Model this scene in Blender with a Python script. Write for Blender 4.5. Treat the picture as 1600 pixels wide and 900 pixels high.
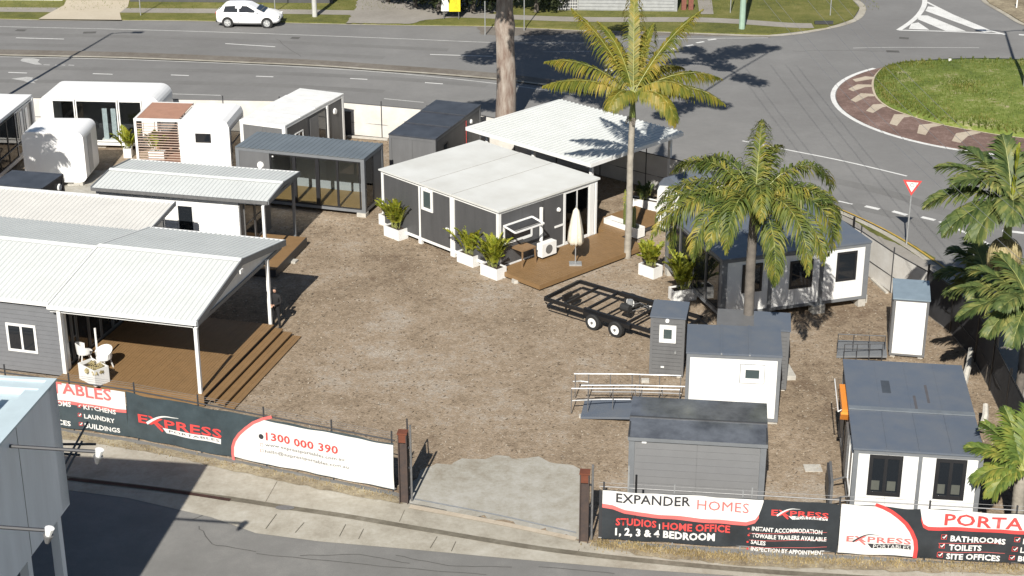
import bpy, bmesh, math, random
from mathutils import Vector, Matrix
random.seed(7)
PI = math.pi; R = math.radians
sc = bpy.context.scene
for o in list(bpy.data.objects): bpy.data.objects.remove(o)

# ------------------------------------------------------------------ camera, sky, sun
F_PX, PITCH, CAM_H = 2642.9, 0.39440, 26.62
cam_d = bpy.data.cameras.new('camera'); cam = bpy.data.objects.new('camera', cam_d)
sc.collection.objects.link(cam); sc.camera = cam
cam.location = (0, 0, CAM_H); cam.rotation_euler = (PI/2 - PITCH, 0, 0)
cam_d.sensor_width = 36; cam_d.lens = 36*F_PX/1600; cam_d.clip_start = .5; cam_d.clip_end = 2000
SUN_EL, SUN_AZ = R(38.5), R(79)          # elevation; heading in which shadows fall (from +x, ccw)
w = bpy.data.worlds.new('World'); sc.world = w; w.use_nodes = True
nt = w.node_tree; sky = nt.nodes.new('ShaderNodeTexSky'); sky.sky_type = 'NISHITA'
sky.sun_disc = False; sky.sun_elevation = SUN_EL
sx, sy = -math.cos(SUN_AZ), -math.sin(SUN_AZ)      # horizontal direction towards the sun
sky.sun_rotation = math.atan2(sx, sy)
sky.air_density = 1; sky.dust_density = .6; sky.ozone_density = 1
nt.links.new(sky.outputs[0], nt.nodes['Background'].inputs[0]); nt.nodes['Background'].inputs[1].default_value = .05
sl = bpy.data.lights.new('sun', 'SUN'); sl.energy = 4.8; sl.angle = R(.5); sl.color = (1, .95, .87)
so = bpy.data.objects.new('sun', sl); sc.collection.objects.link(so)
sdir = Vector((math.cos(SUN_AZ)*math.cos(SUN_EL), math.sin(SUN_AZ)*math.cos(SUN_EL), -math.sin(SUN_EL)))
so.rotation_euler = sdir.to_track_quat('-Z', 'Y').to_euler(); so.location = (0, 0, 60)
sc.view_settings.view_transform = 'Standard'; sc.view_settings.look = 'None'
sc.view_settings.exposure = .60; sc.view_settings.gamma = 1

# ------------------------------------------------------------------ survey helpers
# the site was measured off the photograph: a ray through photo pixel (u,v) meets the level z, or a vertical plane
def ray(u, v):
    x = (u-800)/F_PX; y = (v-450)/F_PX
    return Vector((x, math.cos(PITCH)-y*math.sin(PITCH), -math.sin(PITCH)-y*math.cos(PITCH)))
def G(u, v, z=0.):
    d = ray(u, v); k = (z-CAM_H)/d.z
    return Vector((d.x*k, d.y*k, z))
def on_plane(u, v, o, ang):               # -> (along, height) on the vertical plane through o with heading ang
    d = ray(u, v); n = Vector((-math.sin(ang), math.cos(ang)))
    k = (n.x*o[0]+n.y*o[1])/(n.x*d.x+n.y*d.y)
    X, Y, Z = d.x*k, d.y*k, CAM_H+d.z*k
    return (X-o[0])*math.cos(ang)+(Y-o[1])*math.sin(ang), Z
class Frame:                               # a rectangular plan: A front-left, B front-right, D back-left corner at height z
    def __init__(s, A, B, D, z, L=None, W=None):
        a, b, d = G(*A, z), G(*B, z), G(*D, z)
        x = b-a; s.L = L or x.length; x.normalize(); y = Vector((-x.y, x.x, 0))
        s.W = W or (d-a).dot(y); s.o = Vector((a.x, a.y, 0)); s.a = math.atan2(x.y, x.x); s.x = x; s.y = y; s.z = z
    def loc(s, u, v, z=0):
        p = G(u, v, z)-s.o; return p.dot(s.x), p.dot(s.y)
    def front(s, u, v, y=0.):
        q = s.o+s.y*y; return on_plane(u, v, q, s.a)
    def side(s, u, v, x=None):
        q = s.o+s.x*(s.L if x is None else x); return on_plane(u, v, q, s.a+PI/2)
    def world(s, x, y, z=0): return s.o+s.x*x+s.y*y+Vector((0, 0, z))

# ------------------------------------------------------------------ materials
MATS = {}
def mat(name, col, rough=.6, metal=0., var=.12, scale=3., bump=0., bscale=60., col2=None, spec=.5, streak=0.):
    if name in MATS: return MATS[name]
    m = bpy.data.materials.new(name); m.use_nodes = True; n = m.node_tree.nodes; l = m.node_tree.links
    b = n['Principled BSDF']; b.inputs['Roughness'].default_value = rough; b.inputs['Metallic'].default_value = metal
    b.inputs['Specular IOR Level'].default_value = spec
    tc = n.new('ShaderNodeTexCoord'); ns = n.new('ShaderNodeTexNoise'); ns.inputs['Scale'].default_value = scale
    ns.inputs['Detail'].default_value = 6; ns.inputs['Roughness'].default_value = .65
    mp = n.new('ShaderNodeMapping'); l.new(tc.outputs['Object'], mp.inputs[0]); l.new(mp.outputs[0], ns.inputs['Vector'])
    if streak: mp.inputs['Scale'].default_value = (1, 1, streak)
    rp = n.new('ShaderNodeMapRange'); rp.inputs[1].default_value = .3; rp.inputs[2].default_value = .7
    l.new(ns.outputs[0], rp.inputs[0])
    mx = n.new('ShaderNodeMix'); mx.data_type = 'RGBA'
    c2 = col2 or tuple(c*(1-2*var) for c in col)
    mx.inputs[6].default_value = (*col, 1); mx.inputs[7].default_value = (*c2, 1)
    l.new(rp.outputs[0], mx.inputs[0]); l.new(mx.outputs[2], b.inputs['Base Color'])
    if bump:
        bn = n.new('ShaderNodeTexNoise'); bn.inputs['Scale'].default_value = bscale; bn.inputs['Detail'].default_value = 3
        l.new(tc.outputs['Object'], bn.inputs['Vector'])
        bp = n.new('ShaderNodeBump'); bp.inputs['Strength'].default_value = bump; bp.inputs['Distance'].default_value = .02
        l.new(bn.outputs[0], bp.inputs['Height']); l.new(bp.outputs[0], b.inputs['Normal'])
    MATS[name] = m; return m
WHITE = mat('white_paint', (.78, .78, .76), .45, var=.08, scale=2.2, streak=.2)
WHITED = mat('weathered_white_sheet', (.64, .65, .63), .55, var=.10, scale=.5, col2=(.53, .53, .50), streak=.3)
ROOFW = mat('white_roof_sheeting', (.58, .60, .585), .5, var=.05, scale=.7)
ROOFC = mat('cream_roof_sheeting', (.60, .59, .555), .5, var=.05, scale=.7)
CHAR = mat('charcoal_panel', (.082, .083, .086), .5, var=.12, scale=2.5, streak=.2)
CHARL = mat('mid_grey_panel', (.14, .142, .145), .5, var=.10, scale=2.5, streak=.2)
CHARD = mat('dark_charcoal_trim', (.045, .046, .05), .5, var=.06)
FRG = mat('grey_steel_frame', (.17, .18, .19), .5, var=.08)
ROOFB = mat('blue_grey_roof_paint', (.094, .115, .150), .45, var=.10, scale=1.3, col2=(.125, .138, .158), bump=.08, bscale=3)
ROOFD = mat('dark_roof_paint', (.06, .066, .08), .45, var=.2, scale=1.6)
ROOFM = mat('grey_corrugated_roof', (.15, .175, .195), .45, var=.1, scale=.8)
GLOSSY = mat('glossy_roof_painted_sky', (.34, .36, .385), .16, metal=.6, var=.3, scale=.8, col2=(.10, .107, .12))  # light and dark blotches in the base colour stand in for reflected sky
BLACK = mat('black_steel', (.012, .012, .013), .4, var=.1)
RUBBER = mat('rubber', (.02, .02, .02), .8)
BLK2 = mat('black_window_frame', (.022, .022, .024), .45)
WOOD = mat('timber_decking', (.225, .135, .060), .6, var=.10, scale=2.5, col2=(.185, .112, .05))
WOODT = mat('tan_timber_decking', (.24, .15, .078), .6, var=.1, scale=2.)
WOODP = mat('pink_timber_slat', (.36, .20, .14), .6, var=.1)
CONC = mat('concrete', (.40, .385, .335), .85, var=.12, scale=1.4, bump=.2, col2=(.29, .275, .235))
CONCB = mat('pale_concrete_block', (.5, .48, .43), .85, var=.15, scale=6, bump=.3)
RUST = mat('rusty_steel', (.075, .05, .04), .8, var=.2, scale=6, col2=(.04, .033, .032), bump=.2)
RUSTC = mat('rust_cap', (.16, .05, .025), .9, var=.2)
GALV = mat('galvanised_steel', (.42, .43, .43), .4, metal=.35, var=.15, scale=8)
GALVD = mat('dull_grey_steel', (.2, .2, .2), .5, metal=.3, var=.15, scale=8)
ORANGE = mat('orange_plastic', (.75, .26, .04), .5, var=.05)
RED = mat('banner_red', (.62, .06, .055), .6, var=.03)
REDP = mat('pale_banner_red', (.66, .14, .13), .6, var=.03)
BANW = mat('banner_white', (.66, .655, .63), .6, var=.04, scale=2, bump=.5, bscale=3.5)
BAND = mat('banner_charcoal', (.034, .040, .046), .42, var=.2, scale=1.5, bump=.6, bscale=3.5)
BANT = mat('banner_slate', (.055, .075, .085), .4, var=.2, scale=1.5, bump=.6, bscale=3.5)
GREYT = mat('pale_grey_print', (.2, .2, .2), .6)
TEXTD = mat('dark_print', (.03, .03, .035), .6)
CREAM = mat('cream_canvas', (.72, .66, .54), .8, var=.08, scale=5)
SOIL = mat('potting_soil', (.05, .035, .025), .95, var=.2, scale=20)
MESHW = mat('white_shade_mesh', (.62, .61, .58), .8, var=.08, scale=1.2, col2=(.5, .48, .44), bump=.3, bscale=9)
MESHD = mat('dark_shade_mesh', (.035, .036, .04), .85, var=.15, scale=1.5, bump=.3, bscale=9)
BLUEW = mat('pale_blue_sheet', (.50, .60, .64), .55, var=.08, scale=.8)
BLUEP = mat('blue_grey_fascia', (.74, .78, .82), .5, var=.10, scale=1.2, streak=.2)
YELLOW = mat('yellow_road_paint', (.5, .33, .06), .7, var=.15, scale=6)
GREENP = mat('pale_green_pole', (.30, .42, .33), .7, var=.1)
LAMPW = mat('white_lamp_glass', (.8, .8, .78), .25, var=.02)
SKIN = mat('skin', (.45, .27, .19), .6, var=.04)
CLOTH = mat('black_clothing', (.012, .012, .014), .85, var=.2)
BRICK = mat('red_brick', (.22, .085, .06), .85, var=.2, scale=8)

def glass(name, tint=(.015, .018, .022), rough=.04):
    m = mat(name, tint, rough, var=.0, spec=.7); return m
GLASS = glass('dark_window_glass'); GLASSG = glass('grey_window_glass', (.06, .08, .08))
def clear_glass():
    m = bpy.data.materials.new('clear_glazing'); m.use_nodes = True; n = m.node_tree.nodes; l = m.node_tree.links
    n.remove(n['Principled BSDF']); t = n.new('ShaderNodeBsdfTransparent'); t.inputs[0].default_value = (.93, .95, .95, 1)
    g = n.new('ShaderNodeBsdfGlossy'); g.inputs['Roughness'].default_value = .02; fr = n.new('ShaderNodeFresnel'); fr.inputs[0].default_value = 1.5
    mx = n.new('ShaderNodeMixShader'); l.new(fr.outputs[0], mx.inputs[0]); l.new(t.outputs[0], mx.inputs[1]); l.new(g.outputs[0], mx.inputs[2])
    l.new(mx.outputs[0], n['Material Output'].inputs[0]); return m
CLEAR = clear_glass()

def leafmat(name, c1, c2, c3, scale=1.5):
    m = bpy.data.materials.new(name); m.use_nodes = True; n = m.node_tree.nodes; l = m.node_tree.links
    b = n['Principled BSDF']; b.inputs['Roughness'].default_value = .5; b.inputs['Specular IOR Level'].default_value = .35
    tc = n.new('ShaderNodeTexCoord'); ns = n.new('ShaderNodeTexNoise'); ns.inputs['Scale'].default_value = scale; ns.inputs['Detail'].default_value = 5
    l.new(tc.outputs['Object'], ns.inputs['Vector'])
    ri = n.new('ShaderNodeNewGeometry'); add = n.new('ShaderNodeMath'); add.operation = 'MULTIPLY_ADD'
    l.new(ri.outputs['Random Per Island'], add.inputs[0]); add.inputs[1].default_value = .35; l.new(ns.outputs[0], add.inputs[2])
    cr = n.new('ShaderNodeValToRGB'); l.new(add.outputs[0], cr.inputs[0])
    cr.color_ramp.elements[0].position = .42; cr.color_ramp.elements[0].color = (*c1, 1)
    cr.color_ramp.elements[1].position = .95; cr.color_ramp.elements[1].color = (*c3, 1)
    e = cr.color_ramp.elements.new(.68); e.color = (*c2, 1)
    l.new(cr.outputs[0], b.inputs['Base Color'])
    tr = n.new('ShaderNodeBsdfTranslucent'); l.new(cr.outputs[0], tr.inputs[0])
    mx = n.new('ShaderNodeMixShader'); mx.inputs[0].default_value = .35
    l.new(b.outputs[0], mx.inputs[1]); l.new(tr.outputs[0], mx.inputs[2]); l.new(mx.outputs[0], n['Material Output'].inputs[0])
    return m
LEAFY = leafmat('yellow_green_palm_leaf', (.10, .13, .022), (.21, .20, .03), (.36, .27, .05))
LEAFQ = leafmat('queen_palm_leaf', (.06, .095, .02), (.145, .175, .035), (.34, .28, .05), 1.6)
LEAFG = leafmat('green_palm_leaf', (.05, .085, .028), (.125, .165, .05), (.30, .29, .09))
LEAFC = leafmat('cane_palm_leaf', (.13, .17, .018), (.28, .31, .03), (.46, .42, .05), 4)
LEAFT = leafmat('dark_tree_leaf', (.012, .018, .008), (.025, .035, .014), (.05, .06, .025))
LEAFGUM = leafmat('gum_leaf', (.03, .045, .02), (.06, .08, .035), (.1, .12, .05))
DRYL = leafmat('dry_palm_flower', (.30, .25, .13), (.45, .38, .2), (.55, .48, .28), 3)
GRASSB = leafmat('grass_blades', (.075, .11, .02), (.13, .165, .03), (.26, .23, .07), .6)

def bark(name, c1, c2, ring=0.):
    m = mat(name, c1, .9, var=.1, scale=(5. if 'gum' in name else 2.5), col2=c2, bump=.6, bscale=10, streak=.22 if 'gum' in name else 1.5); return m
BARK = bark('gum_bark', (.36, .32, .275), (.15, .095, .07)); PBARK = bark('palm_bark', (.36, .33, .28), (.22, .2, .165))
PBARKD = bark('dark_palm_bark', (.16, .14, .12), (.09, .08, .07))

def ground_mat(name, stops, scales, bump=.4, bscale=25, rough=.95, chips=0.):
    """large patches + fine speckle over a colour ramp, metres in object space"""
    m = bpy.data.materials.new(name); m.use_nodes = True; n = m.node_tree.nodes; l = m.node_tree.links
    b = n['Principled BSDF']; b.inputs['Roughness'].default_value = rough; b.inputs['Specular IOR Level'].default_value = .25
    tc = n.new('ShaderNodeTexCoord'); acc = None
    for sc_, amp in scales:
        ns = n.new('ShaderNodeTexNoise'); ns.inputs['Scale'].default_value = sc_; ns.inputs['Detail'].default_value = 5; ns.inputs['Roughness'].default_value = .6
        l.new(tc.outputs['Object'], ns.inputs['Vector'])
        ma = n.new('ShaderNodeMath'); ma.operation = 'MULTIPLY_ADD'; ma.inputs[1].default_value = amp
        l.new(ns.outputs[0], ma.inputs[0])
        if acc: l.new(acc.outputs[0], ma.inputs[2])
        else: ma.inputs[2].default_value = .5-.5*sum(a for _, a in scales)
        acc = ma
    cr = n.new('ShaderNodeValToRGB'); l.new(acc.outputs[0], cr.inputs[0]); el = cr.color_ramp.elements
    el[0].position, el[0].color = stops[0][0], (*stops[0][1], 1); el[1].position, el[1].color = stops[-1][0], (*stops[-1][1], 1)
    for p, c in stops[1:-1]: e = el.new(p); e.color = (*c, 1)
    out = cr.outputs[0]
    if chips:
        vo = n.new('ShaderNodeTexVoronoi'); vo.inputs['Scale'].default_value = 16; l.new(tc.outputs['Object'], vo.inputs['Vector'])
        vc = n.new('ShaderNodeSeparateColor'); l.new(vo.outputs['Color'], vc.inputs[0])
        mr = n.new('ShaderNodeMapRange'); mr.inputs[1].default_value = 0; mr.inputs[2].default_value = 1; mr.inputs[3].default_value = 1-chips; mr.inputs[4].default_value = 1+chips
        l.new(vc.outputs[0], mr.inputs[0])
        mm = n.new('ShaderNodeMix'); mm.data_type = 'RGBA'; mm.blend_type = 'MULTIPLY'; mm.inputs[0].default_value = 1
        l.new(out, mm.inputs[6]); l.new(mr.outputs[0], mm.inputs[7]); out = mm.outputs[2]
    l.new(out, b.inputs['Base Color'])
    bn = n.new('ShaderNodeTexNoise'); bn.inputs['Scale'].default_value = bscale; bn.inputs['Detail'].default_value = 4; l.new(tc.outputs['Object'], bn.inputs['Vector'])
    bp = n.new('ShaderNodeBump'); bp.inputs['Strength'].default_value = bump; bp.inputs['Distance'].default_value = .03
    l.new(bn.outputs[0], bp.inputs['Height']); l.new(bp.outputs[0], b.inputs['Normal'])
    return m
GRAVEL = ground_mat('mulch_and_gravel', [(.25, (.14, .10, .068)), (.42, (.225, .175, .122)), (.55, (.285, .222, .158)), (.68, (.315, .272, .22)), (.85, (.39, .345, .29))],
                    [(.12, .7), (.5, .6), (2.5, .5), (11, .55), (30, .5)], .9, 22, chips=.16)
ASPH = ground_mat('asphalt', [(.2, (.155, .152, .148)), (.5, (.185, .183, .178)), (.8, (.225, .222, .215))], [(.07, .9), (.35, .6), (3, .3), (25, .5)], .25, 60, .9)
ASPHF = ground_mat('front_street_asphalt', [(.2, (.145, .143, .135)), (.5, (.18, .177, .168)), (.8, (.235, .23, .215))], [(.12, .8), (.6, .7), (3, .3), (25, .5)], .25, 60, .9)
CONCG = ground_mat('concrete_slab', [(.2, (.235, .21, .165)), (.5, (.35, .325, .27)), (.8, (.45, .43, .375))], [(.25, .8), (1.3, .7), (7, .4), (40, .3)], .25, 50)
CONCA = ground_mat('worn_concrete_apron', [(.2, (.25, .225, .18)), (.45, (.32, .305, .262)), (.8, (.41, .40, .37))], [(.4, .8), (2, .8), (9, .5), (40, .4)], .3, 50)
DIRT = ground_mat('dry_dirt_and_straw', [(.2, (.13, .105, .07)), (.5, (.25, .21, .145)), (.8, (.38, .335, .23))], [(.5, .8), (3, .8), (14, .7)], .8, 20)
BROWN = ground_mat('brown_grit_median', [(.2, (.115, .098, .08)), (.5, (.16, .143, .122)), (.8, (.21, .195, .17))], [(.3, .8), (2, .7), (12, .5)], .4, 30)
GRASS = ground_mat('grass_ground', [(.2, (.06, .07, .02)), (.5, (.12, .125, .03)), (.8, (.19, .17, .06))], [(.2, .8), (1, .7), (8, .6)], .8, 25)
DRIVE = ground_mat('cream_driveway', [(.2, (.40, .345, .26)), (.8, (.50, .45, .36))], [(.4, .7), (6, .5)], .1, 40)
PATHM = ground_mat('footpath_concrete', [(.2, (.20, .185, .16)), (.8, (.32, .30, .27))], [(.4, .7), (6, .5)], .1, 40)
REDP2 = ground_mat('red_island_paving', [(.2, (.10, .07, .06)), (.5, (.165, .108, .09)), (.8, (.26, .19, .165))], [(.5, .8), (3, .6), (12, .5)], .3, 30)
PAINT = ground_mat('road_paint', [(.2, (.42, .42, .40)), (.5, (.62, .62, .6)), (.8, (.7, .7, .68))], [(1.2, .7), (9, .8)], .1, 40, .8)
PAINTF = ground_mat('faded_road_paint', [(.2, (.27, .27, .26)), (.5, (.40, .40, .385)), (.8, (.5, .5, .48))], [(1.2, .7), (9, .8)], .1, 40, .8)
CREAMP = ground_mat('cream_island_paving', [(.2, (.33, .27, .2)), (.8, (.52, .46, .37))], [(1, .7), (9, .6)], .2, 40, .9)

# ------------------------------------------------------------------ mesh builder
class MB:
    def __init__(s, T=None): s.v = []; s.f = []; s.T = T
    def add(s, vs, fs):
        k = len(s.v)
        for p in vs: s.v.append(tuple(s.T(*p)) if s.T else tuple(p))
        s.f += [tuple(k+i for i in f) for f in fs]; return s
    def box(s, x0, x1, y0, y1, z0, z1):
        return s.add([(x, y, z) for x in (x0, x1) for y in (y0, y1) for z in (z0, z1)],
                     [(0, 1, 3, 2), (4, 6, 7, 5), (0, 4, 5, 1), (2, 3, 7, 6), (0, 2, 6, 4), (1, 5, 7, 3)])
    def tube(s, pts, r, n=8, r1=None, cap=True):
        pts = [Vector(p) for p in pts]; m = len(pts); rings = []
        for i, p in enumerate(pts):
            t = (pts[min(i+1, m-1)]-pts[max(i-1, 0)]).normalized()
            a = t.cross(Vector((0, 0, 1)) if abs(t.z) < .95 else Vector((1, 0, 0))).normalized(); b = t.cross(a)
            rr = r if r1 is None else r+(r1-r)*i/(m-1)
            rings.append([p+(a*math.cos(2*PI*j/n)+b*math.sin(2*PI*j/n))*rr for j in range(n)])
        vs = [tuple(q) for g in rings for q in g]; fs = []
        for i in range(m-1):
            for j in range(n): fs.append((i*n+j, i*n+(j+1) % n, (i+1)*n+(j+1) % n, (i+1)*n+j))
        if cap: fs += [tuple(range(n))[::-1], tuple((m-1)*n+j for j in range(n))]
        return s.add(vs, fs)
    def bar(s, p, q, w_, h_):             # rectangular bar between two points
        p, q = Vector(p), Vector(q); t = (q-p).normalized()
        a = t.cross(Vector((0, 0, 1)) if abs(t.z) < .95 else Vector((1, 0, 0))).normalized(); b = t.cross(a)
        vs = [tuple(c+a*i*w_/2+b*j*h_/2) for c in (p, q) for i, j in ((-1, -1), (1, -1), (1, 1), (-1, 1))]
        return s.add(vs, [(3, 2, 1, 0), (4, 5, 6, 7)]+[(i, (i+1) % 4, (i+1) % 4+4, i+4) for i in range(4)])
    def disc(s, c, n_, r, t=.02, k=16):    # short cylinder, axis n_
        c = Vector(c); n_ = Vector(n_).normalized(); return s.tube([c, c+n_*t], r, k)
    def prism(s, pts, z0, z1):
        n = len(pts); return s.add([(x, y, z0) for x, y in pts]+[(x, y, z1) for x, y in pts],
            [tuple(range(n))[::-1], tuple(range(n, 2*n))]+[(i, (i+1) % n, (i+1) % n+n, i+n) for i in range(n)])
    def build(s, name, m, parent=None, recalc=True, smooth=False, tag_=None):
        me = bpy.data.meshes.new(name); me.from_pydata(s.v, [], s.f)
        if recalc:
            bm = bmesh.new(); bm.from_mesh(me); bmesh.ops.recalc_face_normals(bm, faces=bm.faces); bm.to_mesh(me); bm.free()
        if smooth: me.polygons.foreach_set('use_smooth', [True]*len(me.polygons))
        me.materials.append(m); o = bpy.data.objects.new(name, me); sc.collection.objects.link(o); o.parent = parent
        return o
def tag(o, label=None, cat=None, group=None, kind=None):
    if label: o['label'] = label
    if cat: o['category'] = cat
    if group: o['group'] = group
    if kind: o['kind'] = kind
    return o
def thing(name, label, cat, loc=(0, 0, 0), rz=0., group=None):
    o = bpy.data.objects.new(name, None); o.empty_display_size = .3; sc.collection.objects.link(o)
    o.location = loc; o.rotation_euler = (0, 0, rz); return tag(o, label, cat, group)
def copy_tree(o, parent=None):
    c = o.copy(); sc.collection.objects.link(c); c.parent = parent
    for ch in [x for x in sc.objects if x.parent == o]: copy_tree(ch, c)
    return c
def sheet(name, px, z, m, thick=0., world=False, kind='structure', jag=0., parent=None):
    pts = [(p[0], p[1]) if world else tuple(G(p[0], p[1], z)[:2]) for p in px]
    if jag:
        out = []; rnd = random.Random(len(px))
        for i, p in enumerate(pts):
            q = pts[(i+1) % len(pts)]; d = math.dist(p, q); k = max(1, int(d/.25))
            for j in range(k):
                t = j/k; out.append((p[0]+(q[0]-p[0])*t+rnd.uniform(-jag, jag)*(j > 0), p[1]+(q[1]-p[1])*t+rnd.uniform(-jag, jag)*(j > 0)))
        pts = out
    mb = MB()
    if thick: mb.prism(pts, z-thick, z)
    else: mb.add([(x, y, z) for x, y in pts], [tuple(range(len(pts)))])
    o = mb.build(name, m, parent, recalc=bool(thick))
    if not thick and o.data.polygons[0].normal.z < 0: o.data.flip_normals()
    return tag(o, kind=kind) if not parent else o
def ribbon(name, px, width, z, m, world=False, dash=None, kind='structure', parent=None, smooth_n=6):
    """painted line / kerb along a polyline (Catmull-Rom smoothed), as real sheets on the ground"""
    p = [Vector(q).to_2d() if world else G(q[0], q[1], z).to_2d() for q in px]
    if len(p) > 2 and smooth_n > 1:
        out = []
        for i in range(len(p)-1):
            a, b, c, d = p[max(i-1, 0)], p[i], p[i+1], p[min(i+2, len(p)-1)]
            for j in range(smooth_n):
                t = j/smooth_n
                out.append(.5*((2*b)+(-a+c)*t+(2*a-5*b+4*c-d)*t*t+(-a+3*b-3*c+d)*t**3))
        p = out+[p[-1]]
    mb = MB(); L = []; n = len(p)
    for i in range(n):
        t = (p[min(i+1, n-1)]-p[max(i-1, 0)]).normalized(); nn = Vector((-t.y, t.x))*width/2
        L += [(*(p[i]+nn), z), (*(p[i]-nn), z)]
    mb.add(L, [(2*i, 2*i+1, 2*i+3, 2*i+2) for i in range(n-1)])
    o = mb.build(name, m, parent, recalc=False)
    if o.data.polygons[0].normal.z < 0: o.data.flip_normals()
    return tag(o, kind=kind) if not parent else o

# ================================================================== GROUND, ROADS
mb = MB(); mb.add([(-700, -300, -.06), (700, -300, -.06), (700, 1200, -.06), (-700, 1200, -.06)], [(0, 1, 2, 3)])
tag(mb.build('ground', GRASS, recalc=False), kind='structure')
sheet('road', [(-90, 62), (-90, 119), (90, 119), (90, 38), (17, 38), (14, 62)], 0, ASPH, world=True)
sheet('front_street', [(-90, 10), (17, 10), (90, 10), (90, 38.01), (17, 38.01), (17, 45), (-17, 62), (-90, 62)], -.004, ASPHF, world=True)
# yard, bounded by the fences
FA = Vector((-12.8, 50.72)); FB = Vector((-3.68, 47.1)); FC = Vector((-17.46, 52.1))         # front fence, left part, with a slight bend at FA
RA = Vector((2.6, 44.17)); RB = Vector((16.9, 42.5))              # front fence, right part
fdir = (FB-FA).normalized(); rdir = (RB-RA).normalized()
cdir = (FA-FC).normalized(); FA2 = FA-cdir*18
BACK = [(-40, 86.2), (-18.06, 85.4), (-9.15, 84.93), (-1.95, 82.74), (2.2, 79.9), (6.36, 76.35), (8.79, 74.44), (11.22, 71.99), (13.65, 67.81), (14.54, 65.88), (15.38, 63.4), (16.3, 61.34), (16.85, 59.4), (17.14, 56.77), (17.06, 54.35), (16.8, 49.34), (16.9, 42.5)]
yard = [tuple(FA2), tuple(FA), tuple(FB), (-3.3, 46.75), (2.3, 43.95), tuple(RA)]+[tuple(RB)]+BACK[::-1]
sheet('yard', [(p[0], p[1]) for p in yard], .03, GRAVEL, thick=.05, world=True)
# far verge: grass, footpath, driveways
sheet('verge', [(-60, 26), (60, 29), (300, 30.5), (600, 37), (660, 38), (760, 39), (900, 45), (1040, 48), (1200, 53), (1290, 42), (1333, 28), (1343, 12), (1332, 0), (1300, -60), (-60, -60)], .09, GRASS, thick=.15)
ribbon('kerb', [(-60, 27.5), (60, 30.3), (300, 32), (600, 38.3), (760, 40.5), (900, 46.5), (1040, 49.5), (1200, 55.5), (1292, 44), (1337, 30), (1348, 12), (1337, 0)], .45, .02, CONCG)
ribbon('far_footpath', [(-60, 14.5), (100, 15.5), (440, 18), (700, 23), (900, 30), (1100, 31), (1230, 39), (1270, 40)], 1.3, .10, PATHM)
sheet('driveway', [(103, 0), (202, 0), (200, 10), (187, 20), (190, 31), (60, 29.5), (100, 8)], .104, DRIVE)
sheet('wide_crossover', [(560, -5), (800, -5), (800, 12), (760, 22), (660, 32), (640, 37), (540, 36), (555, 14)], .108, PATHM, jag=.1)
sheet('side_path', [(1090, 0), (1112, 0), (1115, 22), (1093, 22)], .104, PATHM)
sheet('slip_lane_shoulder', [(640, 36), (900, 44), (1200, 52), (1205, 58), (1040, 55), (900, 53), (800, 56), (752, 54), (745, 42)], .006, BROWN, jag=.15)
# median with kerb, painted edge lines
med = [(-60, 79), (0, 81), (200, 85.5), (400, 93.5), (500, 98), (600, 105), (700, 112), (800, 121), (880, 132), (930, 142)]
ribbon('median_strip', med, 1.15, .05, BROWN)
ribbon('median_kerb', [(u, v+4.5) for u, v in med], .28, .07, CONCG)
EL = [('edge_line', [(-60, 40), (0, 41.5), (200, 46), (400, 52), (640, 61), (780, 66.5), (930, 67)], .13, PAINTF),
      ('edge_line', [(980, 63), (1025, 61), (1200, 59)], .14, PAINTF),
      ('edge_line', [(-60, 87), (0, 88.5), (100, 90.5), (200, 93), (400, 101), (600, 113), (780, 131), (900, 148)], .15, PAINTF),
      ('edge_line', [(265, 146.5), (345, 149)], .14, PAINTF), ('edge_line', [(600, 154), (662, 160)], .12, PAINTF),
      ('edge_line', [(1160, 220), (1225, 233), (1320, 252), (1417, 275)], .13, PAINT), ('edge_line', [(1333, 75), (1400, 74), (1530, 74.5)], .1, PAINTF),
      ('edge_line', [(850, 81), (950, 80)], .1, PAINTF), ('edge_line', [(1468, 346), (1503, 361), (1538, 378), (1590, 404)], .17, PAINT)]
for nm, pts, wd, m_ in EL: ribbon(nm, pts, wd, .006, m_)
for i, (a, b, wd) in enumerate([((25, 59), (100, 61), .12), ((352, 68), (430, 73), .12), ((672, 85), (770, 88), .12), ((13, 113), (42, 114), .13), ((145, 115), (176, 116), .13),
        ((267, 117), (295, 118), .13), ((400, 119), (427, 120), .13), ((547, 122.5), (574, 124), .13), ((664, 129), (692, 131), .13),
        ((1352, 322), (1374, 327), .26), ((1395, 330), (1417, 336), .26), ((1440, 339), (1461, 344), .26), ((1278, 308), (1294, 312), .22), ((1527, 354), (1548, 358), .26), ((1566, 360), (1600, 364), .26), ((1310, 314), (1332, 319), .12),
        ((1048, 77), (1058, 75), .2), ((1071, 72), (1083, 70), .2), ((1088, 67), (1100, 65), .2), ((1106, 62.5), (1119, 61), .2), ((1592, 54), (1640, 58), .3)]):
    ribbon('lane_dash', [a, b], wd, .006, PAINT)
for arr in ([(32, 94), (36, 91), (52, 91), (62, 93), (59, 97), (66, 101), (56, 101), (44, 98), (34, 96)], [(17, 123), (42, 120), (52, 121), (50, 123), (60, 124.5), (52, 127), (56, 130), (44, 129), (36, 126)]):
    sheet('lane_arrow', arr, .007, PAINTF)
for a, b in (((68, 101), (78, 101.5)), ((86, 101.5), (92, 102)), ((96, 101.5), (102, 101.8)), ((107, 101.5), (116, 102))): ribbon('lane_dash', [a, b], .13, .006, PAINTF)
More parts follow.
